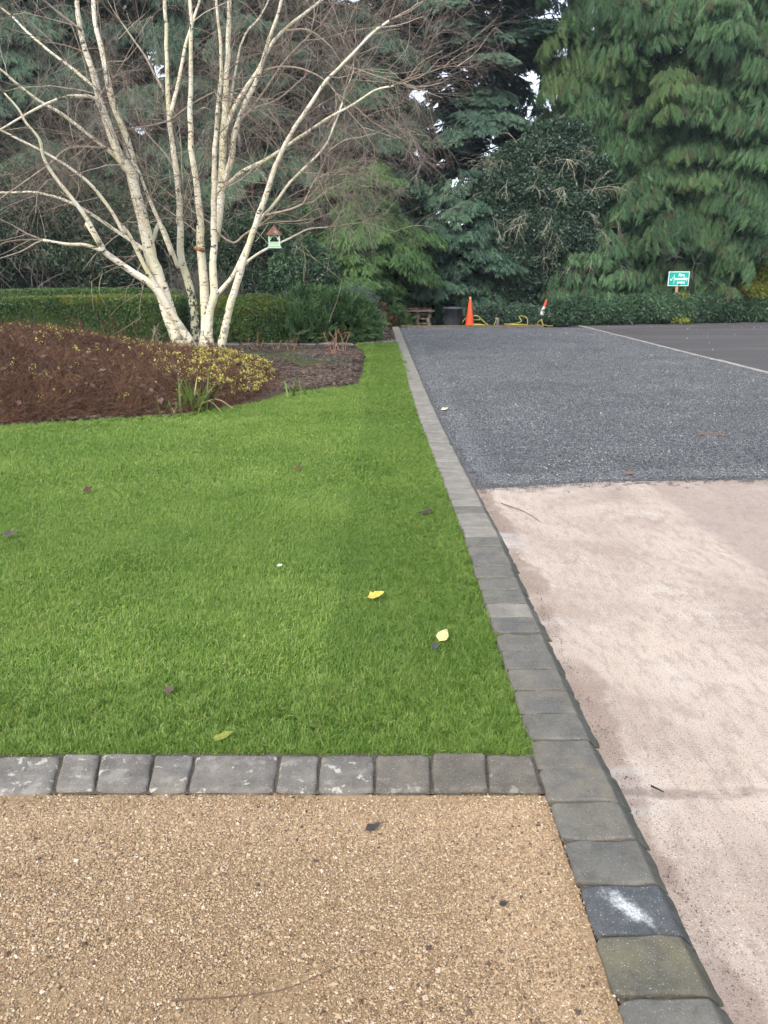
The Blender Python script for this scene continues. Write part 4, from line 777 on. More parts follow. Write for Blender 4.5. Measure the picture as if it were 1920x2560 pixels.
# ================================================================== BIRCH
BIRCH=[
[(-3.73,14.5,0.12,0.189),(-3.77,14.47,0.38,0.183),(-3.89,14.42,0.79,0.174),(-4.01,14.34,1.4,0.16),(-4.1,14.29,1.79,0.151),(-4.14,14.25,2.14,0.144),(-4.19,14.19,2.54,0.134),(-4.25,14.13,2.98,0.124),(-4.29,14.1,3.19,0.119),(-4.42,14.07,3.4,0.113),(-4.52,14.02,3.74,0.104),(-4.62,13.95,4.21,0.092),(-4.68,13.88,4.63,0.081),(-4.75,13.83,4.98,0.072),(-4.78,13.79,5.23,0.065),(-4.77,13.73,5.59,0.056),(-4.76,13.67,5.94,0.046),(-4.77,13.6,6.34,0.035)],
[(-4.29,14.3,3.03,0.112),(-4.32,14.36,3.4,0.105),(-4.4,14.41,3.73,0.098),(-4.59,14.49,4.28,0.087),(-4.69,14.58,4.86,0.076),(-4.8,14.67,5.43,0.065),(-4.85,14.75,5.89,0.055),(-4.89,14.81,6.31,0.047),(-4.88,14.9,6.87,0.035)],
[(-3.51,14.4,0.22,0.097),(-3.52,14.38,0.3,0.096),(-3.77,14.21,0.8,0.088),(-3.95,14.08,1.21,0.082),(-4.11,14.0,1.4,0.079),(-4.38,13.9,1.59,0.074),(-4.74,13.74,1.89,0.067),(-4.76,13.72,1.96,0.066),(-4.92,13.58,2.32,0.06),(-4.71,13.47,2.02,0.055),(-4.82,13.36,2.34,0.05),(-4.96,13.23,2.64,0.045),(-5.16,13.09,2.97,0.039),(-5.26,12.97,3.25,0.034),(-5.27,12.88,3.5,0.031),(-5.39,12.78,3.7,0.027),(-5.44,12.7,3.88,0.024),(-5.57,12.6,4.07,0.02)],
[(-4.72,13.7,1.89,0.046),(-4.98,13.58,1.99,0.04),(-5.24,13.46,2.0,0.035),(-5.57,13.3,2.06,0.028)],
[(-3.98,14.2,1.2,0.055),(-4.21,14.04,1.79,0.05),(-4.34,13.94,2.16,0.047),(-4.46,13.88,2.34,0.045),(-4.39,13.83,2.18,0.044),(-4.52,13.74,2.5,0.041),(-4.71,13.63,2.82,0.038),(-4.92,13.54,3.05,0.035),(-5.28,13.4,3.31,0.031),(-5.67,13.26,3.52,0.028),(-5.96,13.16,3.67,0.025),(-6.38,13.0,3.9,0.02)],
[(-4.14,14.3,1.9,0.048),(-4.69,14.52,2.22,0.044),(-5.22,14.73,2.54,0.04),(-5.72,14.92,2.79,0.036),(-6.38,15.14,2.96,0.031),(-7.11,15.36,2.98,0.026),(-7.9,15.6,3.13,0.02)],
[(-3.56,14.9,0.19,0.101),(-3.57,14.91,0.43,0.099),(-3.58,14.94,0.98,0.095),(-3.66,14.97,1.44,0.091),(-3.76,14.99,1.89,0.087),(-3.73,15.02,2.37,0.083),(-3.74,15.02,2.48,0.082),(-3.73,15.05,2.99,0.078),(-3.79,15.1,3.77,0.071),(-3.82,15.12,4.22,0.067),(-3.81,15.17,4.96,0.06),(-3.79,15.2,5.5,0.055),(-3.78,15.23,6.04,0.05),(-3.78,15.27,6.56,0.045),(-3.73,15.3,7.08,0.04)],
[(-3.77,15.0,4.2,0.059),(-3.62,15.18,4.78,0.052),(-3.5,15.35,5.37,0.046),(-3.36,15.48,5.79,0.041),(-3.21,15.63,6.26,0.036),(-3.09,15.8,6.84,0.029)],
[(-3.37,14.6,0.11,0.114),(-3.29,14.58,0.58,0.109),(-3.26,14.55,1.2,0.103),(-3.27,14.52,1.8,0.097),(-3.25,14.49,2.34,0.091),(-3.25,14.48,2.06,0.088),(-3.24,14.46,2.44,0.084),(-3.25,14.42,3.01,0.078),(-3.3,14.39,3.59,0.071),(-3.26,14.36,4.22,0.064),(-3.2,14.32,4.77,0.058),(-3.14,14.28,5.43,0.05),(-3.12,14.26,5.75,0.046),(-3.1,14.23,6.25,0.04),(-3.11,14.2,6.74,0.033)],
[(-3.21,14.4,0.13,0.097),(-3.16,14.33,0.8,0.09),(-3.04,14.29,1.2,0.086),(-3.01,14.23,1.75,0.08),(-2.95,14.18,2.24,0.075),(-2.91,14.13,2.68,0.07),(-2.84,14.05,3.33,0.062),(-2.72,13.96,4.08,0.053),(-2.61,13.88,4.67,0.046),(-2.6,13.8,5.3,0.038),(-2.62,13.76,5.6,0.034),(-2.62,13.7,6.01,0.028)],
[(-3.01,14.5,2.1,0.113),(-2.87,14.61,2.91,0.102),(-2.82,14.71,3.63,0.092),(-2.76,14.79,4.23,0.084),(-2.72,14.86,4.71,0.077),(-2.67,14.93,5.26,0.069),(-2.62,15.04,5.98,0.058),(-2.57,15.11,6.51,0.049),(-2.48,15.2,7.11,0.04)],
[(-2.82,14.6,3.06,0.084),(-2.65,14.56,3.43,0.078),(-2.56,14.51,3.82,0.072),(-2.34,14.45,4.28,0.065),(-2.12,14.4,4.65,0.058),(-1.98,14.36,4.98,0.053),(-1.85,14.32,5.27,0.048),(-1.72,14.28,5.56,0.043),(-1.65,14.25,5.75,0.04),(-1.54,14.2,6.11,0.033)],
[(-2.79,14.7,3.78,0.069),(-2.69,14.8,4.12,0.065),(-2.45,14.92,4.55,0.06),(-2.21,15.04,4.89,0.056),(-1.97,15.16,5.32,0.051),(-1.65,15.29,5.67,0.046),(-1.33,15.39,5.91,0.041),(-1.09,15.47,6.11,0.038),(-0.72,15.6,6.46,0.032)],
[(-3.02,14.3,0.14,0.089),(-2.86,14.24,0.6,0.085),(-2.71,14.17,1.08,0.08),(-2.51,14.1,1.56,0.075),(-2.35,14.04,1.98,0.071),(-2.26,14.01,2.2,0.068),(-2.16,13.97,2.41,0.066),(-1.98,13.91,2.81,0.062),(-1.8,13.84,3.23,0.057),(-1.54,13.76,3.67,0.052),(-1.22,13.68,4.06,0.046),(-0.95,13.61,4.41,0.042),(-0.76,13.57,4.57,0.039),(-0.54,13.53,4.75,0.036),(-0.21,13.45,5.04,0.031),(0.07,13.4,5.22,0.028)],
[(-3.02,14.3,1.16,0.052),(-2.66,14.24,1.52,0.048),(-2.42,14.18,1.94,0.045),(-2.23,14.13,2.28,0.042),(-2.1,14.11,2.46,0.04),(-1.85,14.06,2.68,0.037),(-1.59,14.01,3.0,0.034),(-1.31,13.96,3.24,0.031),(-1.03,13.91,3.48,0.028),(-0.87,13.87,3.72,0.026),(-0.67,13.8,4.18,0.022)],
[(-2.8,14.5,2.98,0.057),(-2.42,14.36,3.22,0.052),(-2.0,14.22,3.38,0.047),(-1.62,14.08,3.58,0.042),(-1.25,13.94,3.77,0.038),(-0.9,13.8,3.95,0.033),(-0.48,13.64,4.12,0.028),(-0.14,13.51,4.29,0.024),(0.15,13.4,4.33,0.021)],
[(-3.02,14.4,1.18,0.041),(-2.66,14.51,1.56,0.036),(-2.33,14.6,1.84,0.031),(-2.04,14.67,2.0,0.028),(-1.71,14.75,2.15,0.024),(-1.38,14.82,2.31,0.02),(-1.01,14.9,2.35,0.015)],
[(-2.01,14.0,2.49,0.033),(-1.59,13.88,2.57,0.028),(-1.35,13.8,2.65,0.025)],
[(-2.95,14.3,2.24,0.03),(-2.65,14.37,2.06,0.026),(-2.45,14.43,2.21,0.023),(-2.12,14.5,2.41,0.019)],
[(-4.47,14.1,3.37,0.055),(-4.56,14.05,3.47,0.053),(-4.86,13.9,3.72,0.047),(-5.21,13.72,4.0,0.04),(-5.5,13.58,4.17,0.035),(-5.77,13.43,4.4,0.029),(-5.92,13.34,4.54,0.026),(-6.18,13.2,4.7,0.021)],
[(-4.63,13.9,4.1,0.047),(-4.68,13.82,4.24,0.044),(-4.88,13.71,4.25,0.04),(-5.1,13.6,4.21,0.037),(-5.35,13.46,4.08,0.032),(-5.63,13.29,3.89,0.026),(-5.94,13.1,3.66,0.02)],
[(-4.59,13.9,4.34,0.047),(-5.03,14.14,4.69,0.042),(-5.59,14.43,5.1,0.036),(-5.95,14.62,5.39,0.032),(-6.26,14.8,5.67,0.028),(-6.66,15.0,5.97,0.023)],
[(-4.73,13.7,5.17,0.039),(-4.94,13.54,5.32,0.033),(-5.11,13.39,5.46,0.027),(-5.28,13.2,5.64,0.021)],
[(-3.77,15.0,4.12,0.023),(-4.13,14.85,4.01,0.02),(-4.49,14.7,3.93,0.017),(-4.71,14.6,3.84,0.015)],
[(-3.8,15.1,4.14,0.031),(-3.42,14.69,4.25,0.025),(-2.99,14.22,4.34,0.018),(-2.79,14.0,4.36,0.015)],
[(-2.09,14.5,4.77,0.03),(-1.75,14.3,4.8,0.026),(-1.35,14.06,4.72,0.022),(-0.96,13.79,4.51,0.017),(-0.77,13.6,4.28,0.014)],
[(-1.72,15.2,5.57,0.032),(-1.31,15.06,5.54,0.026),(-0.95,14.92,5.29,0.02),(-0.75,14.8,5.02,0.015)],
[(-2.59,14.6,3.91,0.038),(-2.34,14.87,4.25,0.033),(-1.89,15.2,4.49,0.028),(-1.42,15.6,4.95,0.02)],
[(-2.34,14.6,4.13,0.034),(-2.01,14.7,4.57,0.029),(-1.65,14.8,5.05,0.024),(-1.26,14.9,5.43,0.019)],
[(-3.72,15.0,2.95,0.035),(-3.87,15.25,3.48,0.027),(-4.43,15.6,4.07,0.016)],
[(-3.63,15.0,3.1,0.023),(-3.65,15.12,3.46,0.017),(-3.67,15.2,3.71,0.012)],
[(-3.76,14.4,1.86,0.06),(-3.92,14.33,2.4,0.05),(-4.07,14.28,2.81,0.041),(-4.17,14.23,3.2,0.033),(-4.27,14.2,3.38,0.03)],
[(-3.77,14.8,1.64,0.054),(-3.84,14.68,1.96,0.051),(-3.97,14.51,2.38,0.047),(-4.09,14.4,2.09,0.045)],
[(-3.89,15.2,4.6,0.04),(-4.18,15.49,5.11,0.033),(-4.46,15.73,5.5,0.027),(-4.8,16.0,5.94,0.021)],
[(-4.61,14.0,3.53,0.033),(-5.09,13.64,3.48,0.027),(-5.39,13.35,3.17,0.022),(-5.94,12.8,2.64,0.013)],
[(-2.82,14.7,3.63,0.042),(-2.5,15.21,5.33,0.031),(-2.18,15.37,5.8,0.027),(-1.98,15.5,6.19,0.024)],
]

t = NT('birch_bark'); p = t.pos(); a = t.n('TexCoord').outputs['Object']
c = t.ramp(t.noise(t.scale(p, (3, 3, 1.2)), 2.2, 5, .6), [(.3, (.72, .61, .43)), (.5, (.83, .76, .60)), (.72, (.90, .86, .75))])
c = t.mix(t.rng(t.noise(t.scale(p, (2.2, 2.2, .5)), 1.6, 4, .6), .44, .64, 0, .6), c, (.62, .58, .32))
c = t.mix(t.rng(t.noise(t.scale(p, (2.2, 2.2, 9)), 1.8, 3, .6), .60, .66, 0, .55), c, (.42, .31, .21))
c = t.mix(t.rng(t.noise(t.scale(p, (4, 4, 8)), 1.7, 4, .7, .6), .585, .62, 0, .92), c, (.055, .045, .036))
c = t.mix(t.math('MULTIPLY', t.rng(t.sep(p)[2], 1.0, .2), t.rng(t.noise(p, 9, 5), .5, .6)), c, (.05, .05, .045))
M_BIRCH = t.done(c, .75, t.bump(t.noise(t.scale(p, (6, 6, 30)), 3, 5, .7), .5, .01), .25)
c0 = NT('birch_branch'); a = c0.math('ADD', .5, c0.attr('shade')); M_BRANCH = c0.done(c0.mix(c0.rng(c0.noise(c0.pos(), 14, 4), .5, .65, 0, .6), c0.ramp(a, [(.1, (.20, .145, .11)), (.6, (.42, .34, .26)), (1, (.66, .58, .46))]), (.16, .125, .10)), .8, None, .2)
BX = np.array([-3.45, 14.5, .05]); birch = tag(empty('birch_tree', tuple(BX)), 'white barked multi stemmed leafless birch with bird feeder', 'tree')
br = np.random.default_rng(500); src = []; limbs_mb = MB()
for i, pl in enumerate(BIRCH):
    P = np.array(pl); q = smooth_path(P, 4); q[:, 3] = np.maximum(q[:, 3] * np.interp(q[:, 2], [1, 2.5, 5], [.80, .74, .60]), .007); w = q[:, :3] - BX
    w = w + .010 * np.stack([wob(q[:, :3], 3.1, i), wob(q[:, :3], 2.7, i + 3), 0 * q[:, 0]], 1) * (q[:, 3:4] < .12)
    rad = q[:, 3] * (1 + .07 * wob(q[:, :3], 7, i)); big = P[0, 3] > .065
    if P[0, 2] < .45: rad[:5] *= np.linspace(1.22, 1.0, 5)
    mb = MB(); mb.tube(w, rad, 12 if big else 8); mb.build('trunk' if big else 'limb', M_BIRCH if P[0, 3] > .04 else M_BRANCH, birch, True)
    src.append((w, rad))
# secondary boughs in every direction, then fine twigs
sec = MB(); tips_p = []; tips_d = []; tips_s = []
def grow(p, d, L, r, depth):
    n = 6; P = [p]; dd = d / np.linalg.norm(d); bend = br.normal(0, .35, 3) + [0, 0, .18]
    for k in range(n):
        dd = dd + bend / n + br.normal(0, .10, 3) - np.array([0, 0, .10 * (k / n)]); dd /= np.linalg.norm(dd); P.append(P[-1] + dd * L / n)
    P = np.array(P); sec.tube(P, np.linspace(r, max(.003, r * .35), n + 1), 4 if r > .008 else 3, br.uniform(-.45, .35), False)
    for k in range(1, n + 1):
        m = 1 if k < 3 else 2
        for _ in range(m):
            tg_ = P[k] - P[k - 1]; tg_ /= np.linalg.norm(tg_); tips_p.append(P[k]); tips_d.append(tg_ + br.normal(0, .55, 3)); tips_s.append(br.uniform(.45, 1.05))
        if depth and br.random() < .62:
            tg_ = P[k] - P[k - 1]; tg_ /= np.linalg.norm(tg_); s = br.normal(0, 1, 3); s -= tg_ * np.dot(s, tg_); s /= np.linalg.norm(s)
            grow(P[k], tg_ * .75 + s * .75 + [0, 0, .05], L * br.uniform(.4, .65), r * .55, depth - 1)
for w, rad in src:
    m = len(w); Ltot = np.linalg.norm(np.diff(w, axis=0), axis=1).sum()
    zlo = 2.1
    for _ in range(int(Ltot * 1.35)):
        k = br.integers(1, m); 
        if w[k, 2] < zlo: continue
        tg_ = w[k] - w[k - 1]; tg_ /= np.linalg.norm(tg_) + 1e-9; s = br.normal(0, 1, 3); s[2] *= .4; s -= tg_ * np.dot(s, tg_); s /= np.linalg.norm(s)
        thin = min(1, .045 / max(rad[k], .012))
        grow(w[k], tg_ * br.uniform(.2, .8) + s, br.uniform(.7, 1.7) * (.7 + .3 * thin), min(.010, max(.0042, rad[k] * .26)), 1)
    e = w[-1]; tg_ = w[-1] - w[-2]
    for _ in range(3): grow(e, tg_ / np.linalg.norm(tg_) + br.normal(0, .35, 3), br.uniform(.8, 1.5), min(.014, rad[-1] * .8), 1)
tag(sec.build('branches', M_BRANCH, birch), kind='stuff')
tp, td, ts_ = np.array(tips_p), np.array(tips_d), np.array(tips_s)
print('birch twigs', len(tp)); sel = br.random(len(tp)) < min(1, 3100 / len(tp)); sel &= tp[:, 2] > 2.3; tp, td, ts_ = tp[sel], td[sel], ts_[sel]
scatter('twigs', tp, frames(td), ts_, br.uniform(-.35, .3, len(tp)), T_BTW, birch, 501)
# sawn stub and peeling bark curls, ivy on a stem
mb = MB(); st = np.array([(-3.30, 14.2, 1.97), (-3.19, 14.34, 1.93)]) - BX; mb.tube([st[0], st[1]], [.034, .036], 10); mb.build('sawn_stub', simple('sawn_wood', (.42, .20, .09)), birch, True)
pm = MB()
for k in range(70):
    w, rad = src[int(br.choice([0, 2, 6, 8, 9, 13]))]; i = int(br.integers(1, min(len(w) - 1, 34))); a_ = br.uniform(3.4, 6.0); d = np.array([math.cos(a_), math.sin(a_), 0]); s = np.array([-d[1], d[0], 0]); b_ = w[i] + d * rad[i] * .98; l = br.uniform(.012, .035); hh = br.uniform(.015, .05)
    pm.add([b_ - s * l, b_ + s * l * .3, b_ + s * l * .3 + d * l * .3 + [0, 0, -hh], b_ - s * l + d * l * .55 + [0, 0, -hh * .5]], [(0, 1, 2, 3)])
tag(pm.build('peeling_bark', simple('bark_curl', (.60, .44, .28)), birch), kind='stuff')
w, rad = src[6]; ip = []; idr = []
for k in range(90):
    i = int(br.integers(1, 11)); a_ = br.uniform(3.2, 6.2); d = np.array([math.cos(a_), math.sin(a_), 0]); ip.append(w[i] + d * rad[i] * 1.05 + [0, 0, br.uniform(-.1, .1)]); idr.append(d + br.normal(0, .4, 3))
T_SIVY = [template('small_ivy', leaf_clump(130, 5, .03, .04, .032, .9), F_IVY)]
scatter('climbing_ivy', np.array(ip), frames(np.array(idr)), br.uniform(.7, 1.2, 90), br.uniform(.1, .6, 90), T_SIVY, birch, 502)

# ================================================================== BIRD FEEDER
FX = (-1.885, 14.0, 1.955); fd = tag(empty('bird_feeder', FX, .12), 'pale green hanging bird feeder with copper pyramid roof', 'bird feeder')
M_MINT = simple('mint_paint', (.50, .66, .50), .6, .1); M_MINT2 = simple('mint_paint_panel', (.42, .56, .36), .6, .1)
t = NT('aged_copper'); p = t.pos('object'); M_COP = t.done(t.ramp(t.noise(p, 14, 5), [(.35, (.20, .085, .05)), (.6, (.34, .15, .09)), (.75, (.36, .30, .28))]), .45, None, .5, metal=.5)
w = .195; hw = w / 2
mb = MB(); mb.box((0, 0, .010), (.235, .235, .02)); mb.box((0, 0, .032), (.222, .222, .012)); mb.build('base_tray', M_MINT, fd)
for sx in (-1, 1):
    for sy in (-1, 1): mb = MB(); mb.box((sx * (hw - .012), sy * (hw - .012), .125), (.026, .026, .175)); mb.build('post', M_MINT, fd)
for k, (cx, cy, rz) in enumerate([(0, -hw + .012, 0), (0, hw - .012, 0), (hw - .012, 0, math.pi / 2), (-hw + .012, 0, math.pi / 2)]):
    mb = MB(); mb.box((cx, cy, .066), (w - .052, .012, .055), rz); mb.build('side_panel', M_MINT2, fd)
    mb = MB(); mb.box((cx, cy, .098), (w - .052, .016, .010), rz); mb.build('rail', M_MINT, fd)
    mb = MB(); th = np.linspace(0, math.pi, 13); ro, ri = .0715, .056; z0 = .137; f = []; v = []
    for a_ in th:
        for (r2, yy) in ((ri, -.006), (ri, .006), (ro, .006), (ro, -.006)): v.append((r2 * math.cos(a_), yy, z0 + r2 * math.sin(a_)))
    for i in range(12): f += [(4 * i + q_, 4 * i + (q_ + 1) % 4, 4 * i + 4 + (q_ + 1) % 4, 4 * i + 4 + q_) for q_ in range(4)]
    v = np.array(v) @ np.array(Matrix.Rotation(rz, 3, 'Z')).T + [cx, cy, 0]; mb.add(v, f); mb.build('arch', M_MINT, fd)
rf = MB(); e = .133; rf.add([(-e, -e, .212), (e, -e, .212), (e, e, .212), (-e, e, .212), (-e, -e, .222), (e, -e, .222), (e, e, .222), (-e, e, .222), (0, 0, .375)], [(3, 2, 1, 0), (0, 1, 5, 4), (1, 2, 6, 5), (2, 3, 7, 6), (3, 0, 4, 7), (4, 5, 8), (5, 6, 8), (6, 7, 8), (7, 4, 8)]); ro_ = rf.build('roof', M_COP, fd)
pt = MB(); nrm = np.array([0, -.153, .133]); nrm /= np.linalg.norm(nrm)
def rp(x, s): return np.array([x, -e + e * s, .222 + .153 * s]) + nrm * .002
pt.add([rp(.0, .12), rp(.07, .12), rp(.045, .42), rp(-.004, .42)], [(0, 1, 2, 3)]); pt.build('grey_patch', simple('lead_patch', (.30, .31, .33), .4, .1, metal=.6), ro_)
cb = MB(); cb.tube([(0, 0, .37), (0, 0, .55)], .003, 5); cb.tube(smooth_path([(0, 0, .37), (.012, 0, .385), (0, 0, .40)], 4), .003, 5); cb.build('hanging_cord', simple('brown_cord', (.16, .10, .07)), fd)

# ================================================================== PLANTS IN THE BED
# brown-stemmed ground cover mound with pale yellow flowers
HEATH = [(-8, 6.9), (-5.5, 7.75), (-4.2, 8.2), (-3.35, 8.55), (-2.8, 8.75), (-2.3, 9.0), (-1.9, 9.45), (-1.65, 10.2), (-1.62, 11.2), (-1.75, 12.2), (-2.3, 13.1), (-3.2, 13.6), (-5, 13.9), (-9, 13.9)]
HE = np.array(HEATH)
def heath_h(x, y):
    x = np.atleast_1d(x); y = np.atleast_1d(y); d = np.full(len(x), 9.)
    for (xa, ya), (xb, yb) in zip(HEATH[:-2], HEATH[1:-1]):
        vx, vy = xb - xa, yb - ya; s = np.clip(((x - xa) * vx + (y - ya) * vy) / (vx * vx + vy * vy), 0, 1); d = np.minimum(d, np.hypot(x - xa - s * vx, y - ya - s * vy))
    top = np.interp(x, [-6, -5, -4.2, -3.6, -3.1, -2.5, -1.9, -1.55], [.73, .69, .54, .42, .40, .40, .32, .18])
    front = 1 - np.exp(-(d / .30) ** 1.1); body = .62 + .38 * np.clip(d / 2.6, 0, 1)
    back = np.clip((13.9 - y) / 1.6, .25, 1)
    return top * front * body * np.where(y > 12.3, back, 1) + bed_h(x, y) * .6 + .03 * wob(np.stack([x, y, 0 * x], 1), 2.2, 3)
t = NT('brown_thatch'); p = t.pos(); M_HEATH = t.done(t.ramp(t.noise(p, 18, 7, .75), [(.3, (.012, .007, .005)), (.55, (.045, .026, .018)), (.75, (.10, .060, .040))]), .95, t.bump(t.noise(p, 30, 6, .7), 1, .05), .1)
X, Y = np.meshgrid(np.linspace(-8, -1.5, 80), np.linspace(6.9, 13.9, 80)); x, y = X.ravel(), Y.ravel(); ins = inside(HEATH, x, y); Z = np.where(ins, heath_h(x, y) - .07, -.1)
mb = MB(); mb.add(np.stack([x, y, Z], 1), [(j * 80 + i, j * 80 + i + 1, (j + 1) * 80 + i + 1, (j + 1) * 80 + i) for j in range(79) for i in range(79)])
gc = tag(mb.build('ground_cover', M_HEATH, smooth=True), 'brown wiry mound of ground cover with pale yellow flowers left of the lawn', 'ground cover', kind='stuff')
def stem_tuft(seed, n, L, w):
    r_ = np.random.default_rng(seed); m_ = MB()
    for i in range(n):
        a = np.array([r_.normal(0, .07), r_.normal(0, .07), r_.uniform(-.10, .01)]); az = r_.uniform(0, 6.28); d = np.array([math.cos(az), math.sin(az), r_.uniform(.1, 1.0)]); l = L * r_.uniform(.5, 1.2); s = np.cross(d, r_.normal(0, 1, 3)); s /= np.linalg.norm(s); s *= w / 2
        m1 = a + d * l * .5 + [0, 0, .02]; e_ = a + d * l + [0, 0, -r_.uniform(.0, .7) * l]
        m_.add([a - s, a + s, m1 + s, m1 - s, e_], [(0, 1, 2, 3), (3, 2, 4)], r_.uniform(-.3, .3))
    return m_
M_STEM = twigmat('rusty_stem', (.036, .019, .012), (.19, .100, .060)); t = NT('pale_yellow_petal'); M_PETAL = t.done(t.ramp(t.math('ADD', .5, t.attr('shade')), [(.2, (.48, .45, .07)), (.8, (.76, .72, .20))]), .6, None, .2, .3)
F_LITTER = leafmat('dry_leaf', (.030, .020, .018), (.10, .062, .052), (.24, .155, .125), .7, .1, .25)
T_STEM = [template('stem_tuft', stem_tuft(140 + i, 64, .19, .0023), M_STEM) for i in range(5)]
T_FLOW = [template('flower_cluster', leaf_clump(150 + i, 7, .034, .021, .017, 1.2), M_PETAL) for i in range(3)]
T_LIT = [template('leaf_litter', leaf_clump(155 + i, 4, .05, .085, .06, 1.0, .15), F_LITTER) for i in range(3)]
hr = np.random.default_rng(600); m = 30000; x = hr.uniform(-7.5, -1.5, m); y = hr.uniform(7, 13.7, m); ok = inside(HEATH, x, y); x, y = x[ok], y[ok]; g = heath_h(x, y); gx_ = (heath_h(x + .05, y) - g) / .05; gy_ = (heath_h(x, y + .05) - g) / .05
kk = hr.random(len(x)) < np.clip(.22 + .35 * np.abs(gy_) + .25 * (y < 10), 0, 1); x, y, g, gx_, gy_ = [q_[kk] for q_ in (x, y, g, gx_, gy_)]
nd = np.stack([-gx_, -gy_, np.ones(len(x))], 1); scatter('stems', np.stack([x, y, g + hr.uniform(-.05, .02, len(x)) ], 1), frames(np.cross(nd, hr.normal(0, 1, nd.shape)), nd), hr.uniform(.8, 1.4, len(x)), .16 * wob(np.stack([x, y, g], 1), 1.4) + hr.normal(0, .18, len(x)), T_STEM, gc, 600)
sel = hr.random(len(x)) < np.where(y > 8.9, .36, .10); scatter('litter', np.stack([x, y, g + hr.uniform(-.01, .06, len(x))], 1)[sel], frames(np.cross(nd, hr.normal(0, 1, nd.shape))[sel], nd[sel] + hr.normal(0, .4, (sel.sum(), 3))), hr.uniform(.5, 1.25, sel.sum()), hr.uniform(.1, .9, sel.sum()), T_LIT, gc, 601)
m = 60000; fx = hr.uniform(-6.5, -1.4, m); fy = hr.uniform(7.2, 13.6, m); ok = inside(HEATH, fx, fy); fx, fy = fx[ok], fy[ok]; g = heath_h(fx, fy)
right = np.clip((fx + 3.3) / 1.0, 0, 1) * np.clip((fy - 9.2) / .8, 0, 1); ridge = np.clip((fy - 11.2) / 1.2, 0, 1) * .5; pr = (.014 + .10 * right + .08 * ridge) * np.clip(.45 + .8 * wob(np.stack([fx, fy, 0 * fx], 1), 6.5, 7) + .5 * wob(np.stack([fx, fy, 0 * fx], 1), 1.9, 2), .03, 2)
k = hr.random(len(fx)) < pr; n_ = k.sum(); scatter('flowers', np.stack([fx[k], fy[k], g[k] + hr.uniform(.05, .13, n_)], 1), zrot(n_, tilt=.5, r=hr), hr.uniform(.7, 1.4, n_), 0.0, T_FLOW, gc, 602)
# bark chips over the open bed
def chip_patch(seed, n, rad):
    r_ = np.random.default_rng(seed); m_ = MB()
    for i in range(n):
        rr = rad * math.sqrt(r_.random()); th = r_.uniform(0, 6.28); l = r_.uniform(.02, .06)
        v = np.array([(-.5, -.3, 0), (.5, -.25, .05), (.4, .3, 0), (-.45, .25, .08)]) * l * [1, r_.uniform(.5, 1.2), 1]; A = np.array((Matrix.Rotation(r_.uniform(0, 6.28), 3, 'Z') @ Matrix.Rotation(r_.normal(0, .35), 3, 'X')))
        v = v @ A.T + [rr * math.cos(th), rr * math.sin(th), r_.uniform(0, .02)]; m_.add(np.concatenate([v, v - [0, 0, .008]]), [(0, 1, 2, 3), (0, 4, 5, 1), (1, 5, 6, 2), (2, 6, 7, 3), (3, 7, 4, 0)], r_.uniform(-.4, .4))
    return m_
M_CHIPB = twigmat('bark_chip', (.038, .026, .021), (.165, .120, .098)); T_CHIP = [template('bark_patch', chip_patch(160 + i, 150, .3), M_CHIPB) for i in range(4)]
x = hr.uniform(-6.5, .3, 2600); y = hr.uniform(7.2, 24, 2600); ok = inside(BED, x, y) & inside(BED, x + .26, y) & inside(BED, x, y - .26) & inside(BED, x + .2, y - .2); moss_ = (y > 13.0) & (y < 17.6) & (x < -.95); ok &= ~(moss_ & (hr.random(2600) < .8)); x, y = x[ok], y[ok]
o = scatter('bark_mulch', np.stack([x, y, bed_h(x, y) + .004], 1), zrot(len(x), r=hr), hr.uniform(.8, 1.1, len(x)), hr.uniform(-.15, .15, len(x)), T_CHIP); tag(o, 'purplish brown bark mulch covering the planting bed', 'mulch')
x = hr.uniform(-2.6, -.6, 170); y = hr.normal(13.8, .5, 170); o = scatter('creeping_plant', np.stack([x, y, bed_h(x, y) + .02], 1), zrot(170, tilt=.4, r=hr), hr.uniform(.35, .7, 170), hr.uniform(.0, .4, 170), T_SAGE); tag(o, 'low straggling grey green plants on the mossy soil', 'ground cover')
# strappy bulb clumps
F_STRAP = leafmat('strap_leaf', (.05, .10, .02), (.11, .20, .035), (.30, .33, .08), .4, .25, .45)
def strap_clump(name, label, loc, n, L, w, seed, dead):
    r_ = np.random.default_rng(seed); T = tag(empty(name, loc), label, 'plant', 'strap leaved clumps')
    for i in range(n):
        az = r_.uniform(0, 6.28); lean = r_.uniform(.1, .65); l = L * r_.uniform(.55, 1.1); m_ = MB(); b_ = np.array([r_.normal(0, .12), r_.normal(0, .06), -.02]) * L / .4; d = np.array([math.cos(az), math.sin(az), 0]); s = np.array([-d[1], d[0], 0]); v = []; n_ = 7
        for k in range(n_):
            t_ = k / (n_ - 1); c_ = b_ + d * l * (lean * t_ + .35 * lean * t_ * t_) + [0, 0, l * (t_ - .42 * lean * t_ * t_ * 1.4)]; ww = w * (1 - t_ ** 2.2) * .5 + .0006; v += [c_ - s * ww, c_ + [0, 0, -ww * .4], c_ + s * ww]
        m_.add(v, [(3 * k + q_, 3 * k + q_ + 1, 3 * k + q_ + 4, 3 * k + q_ + 3) for k in range(n_ - 1) for q_ in (0, 1)], .55 + r_.uniform(-.35, .3)); m_.build('leaf', F_STRAP, T, True)
    m_ = MB()
    for i in range(dead):
        az = r_.uniform(0, 6.28); d = np.array([math.cos(az), math.sin(az), 0]); m_.tube(smooth_path([(0, 0, .02), d * L * .5 + [0, 0, L * .25], d * L * .9 + [0, 0, .01]], 3), .004, 4)
    if dead: m_.build('dry_leaf', simple('straw', (.30, .22, .13)), T)
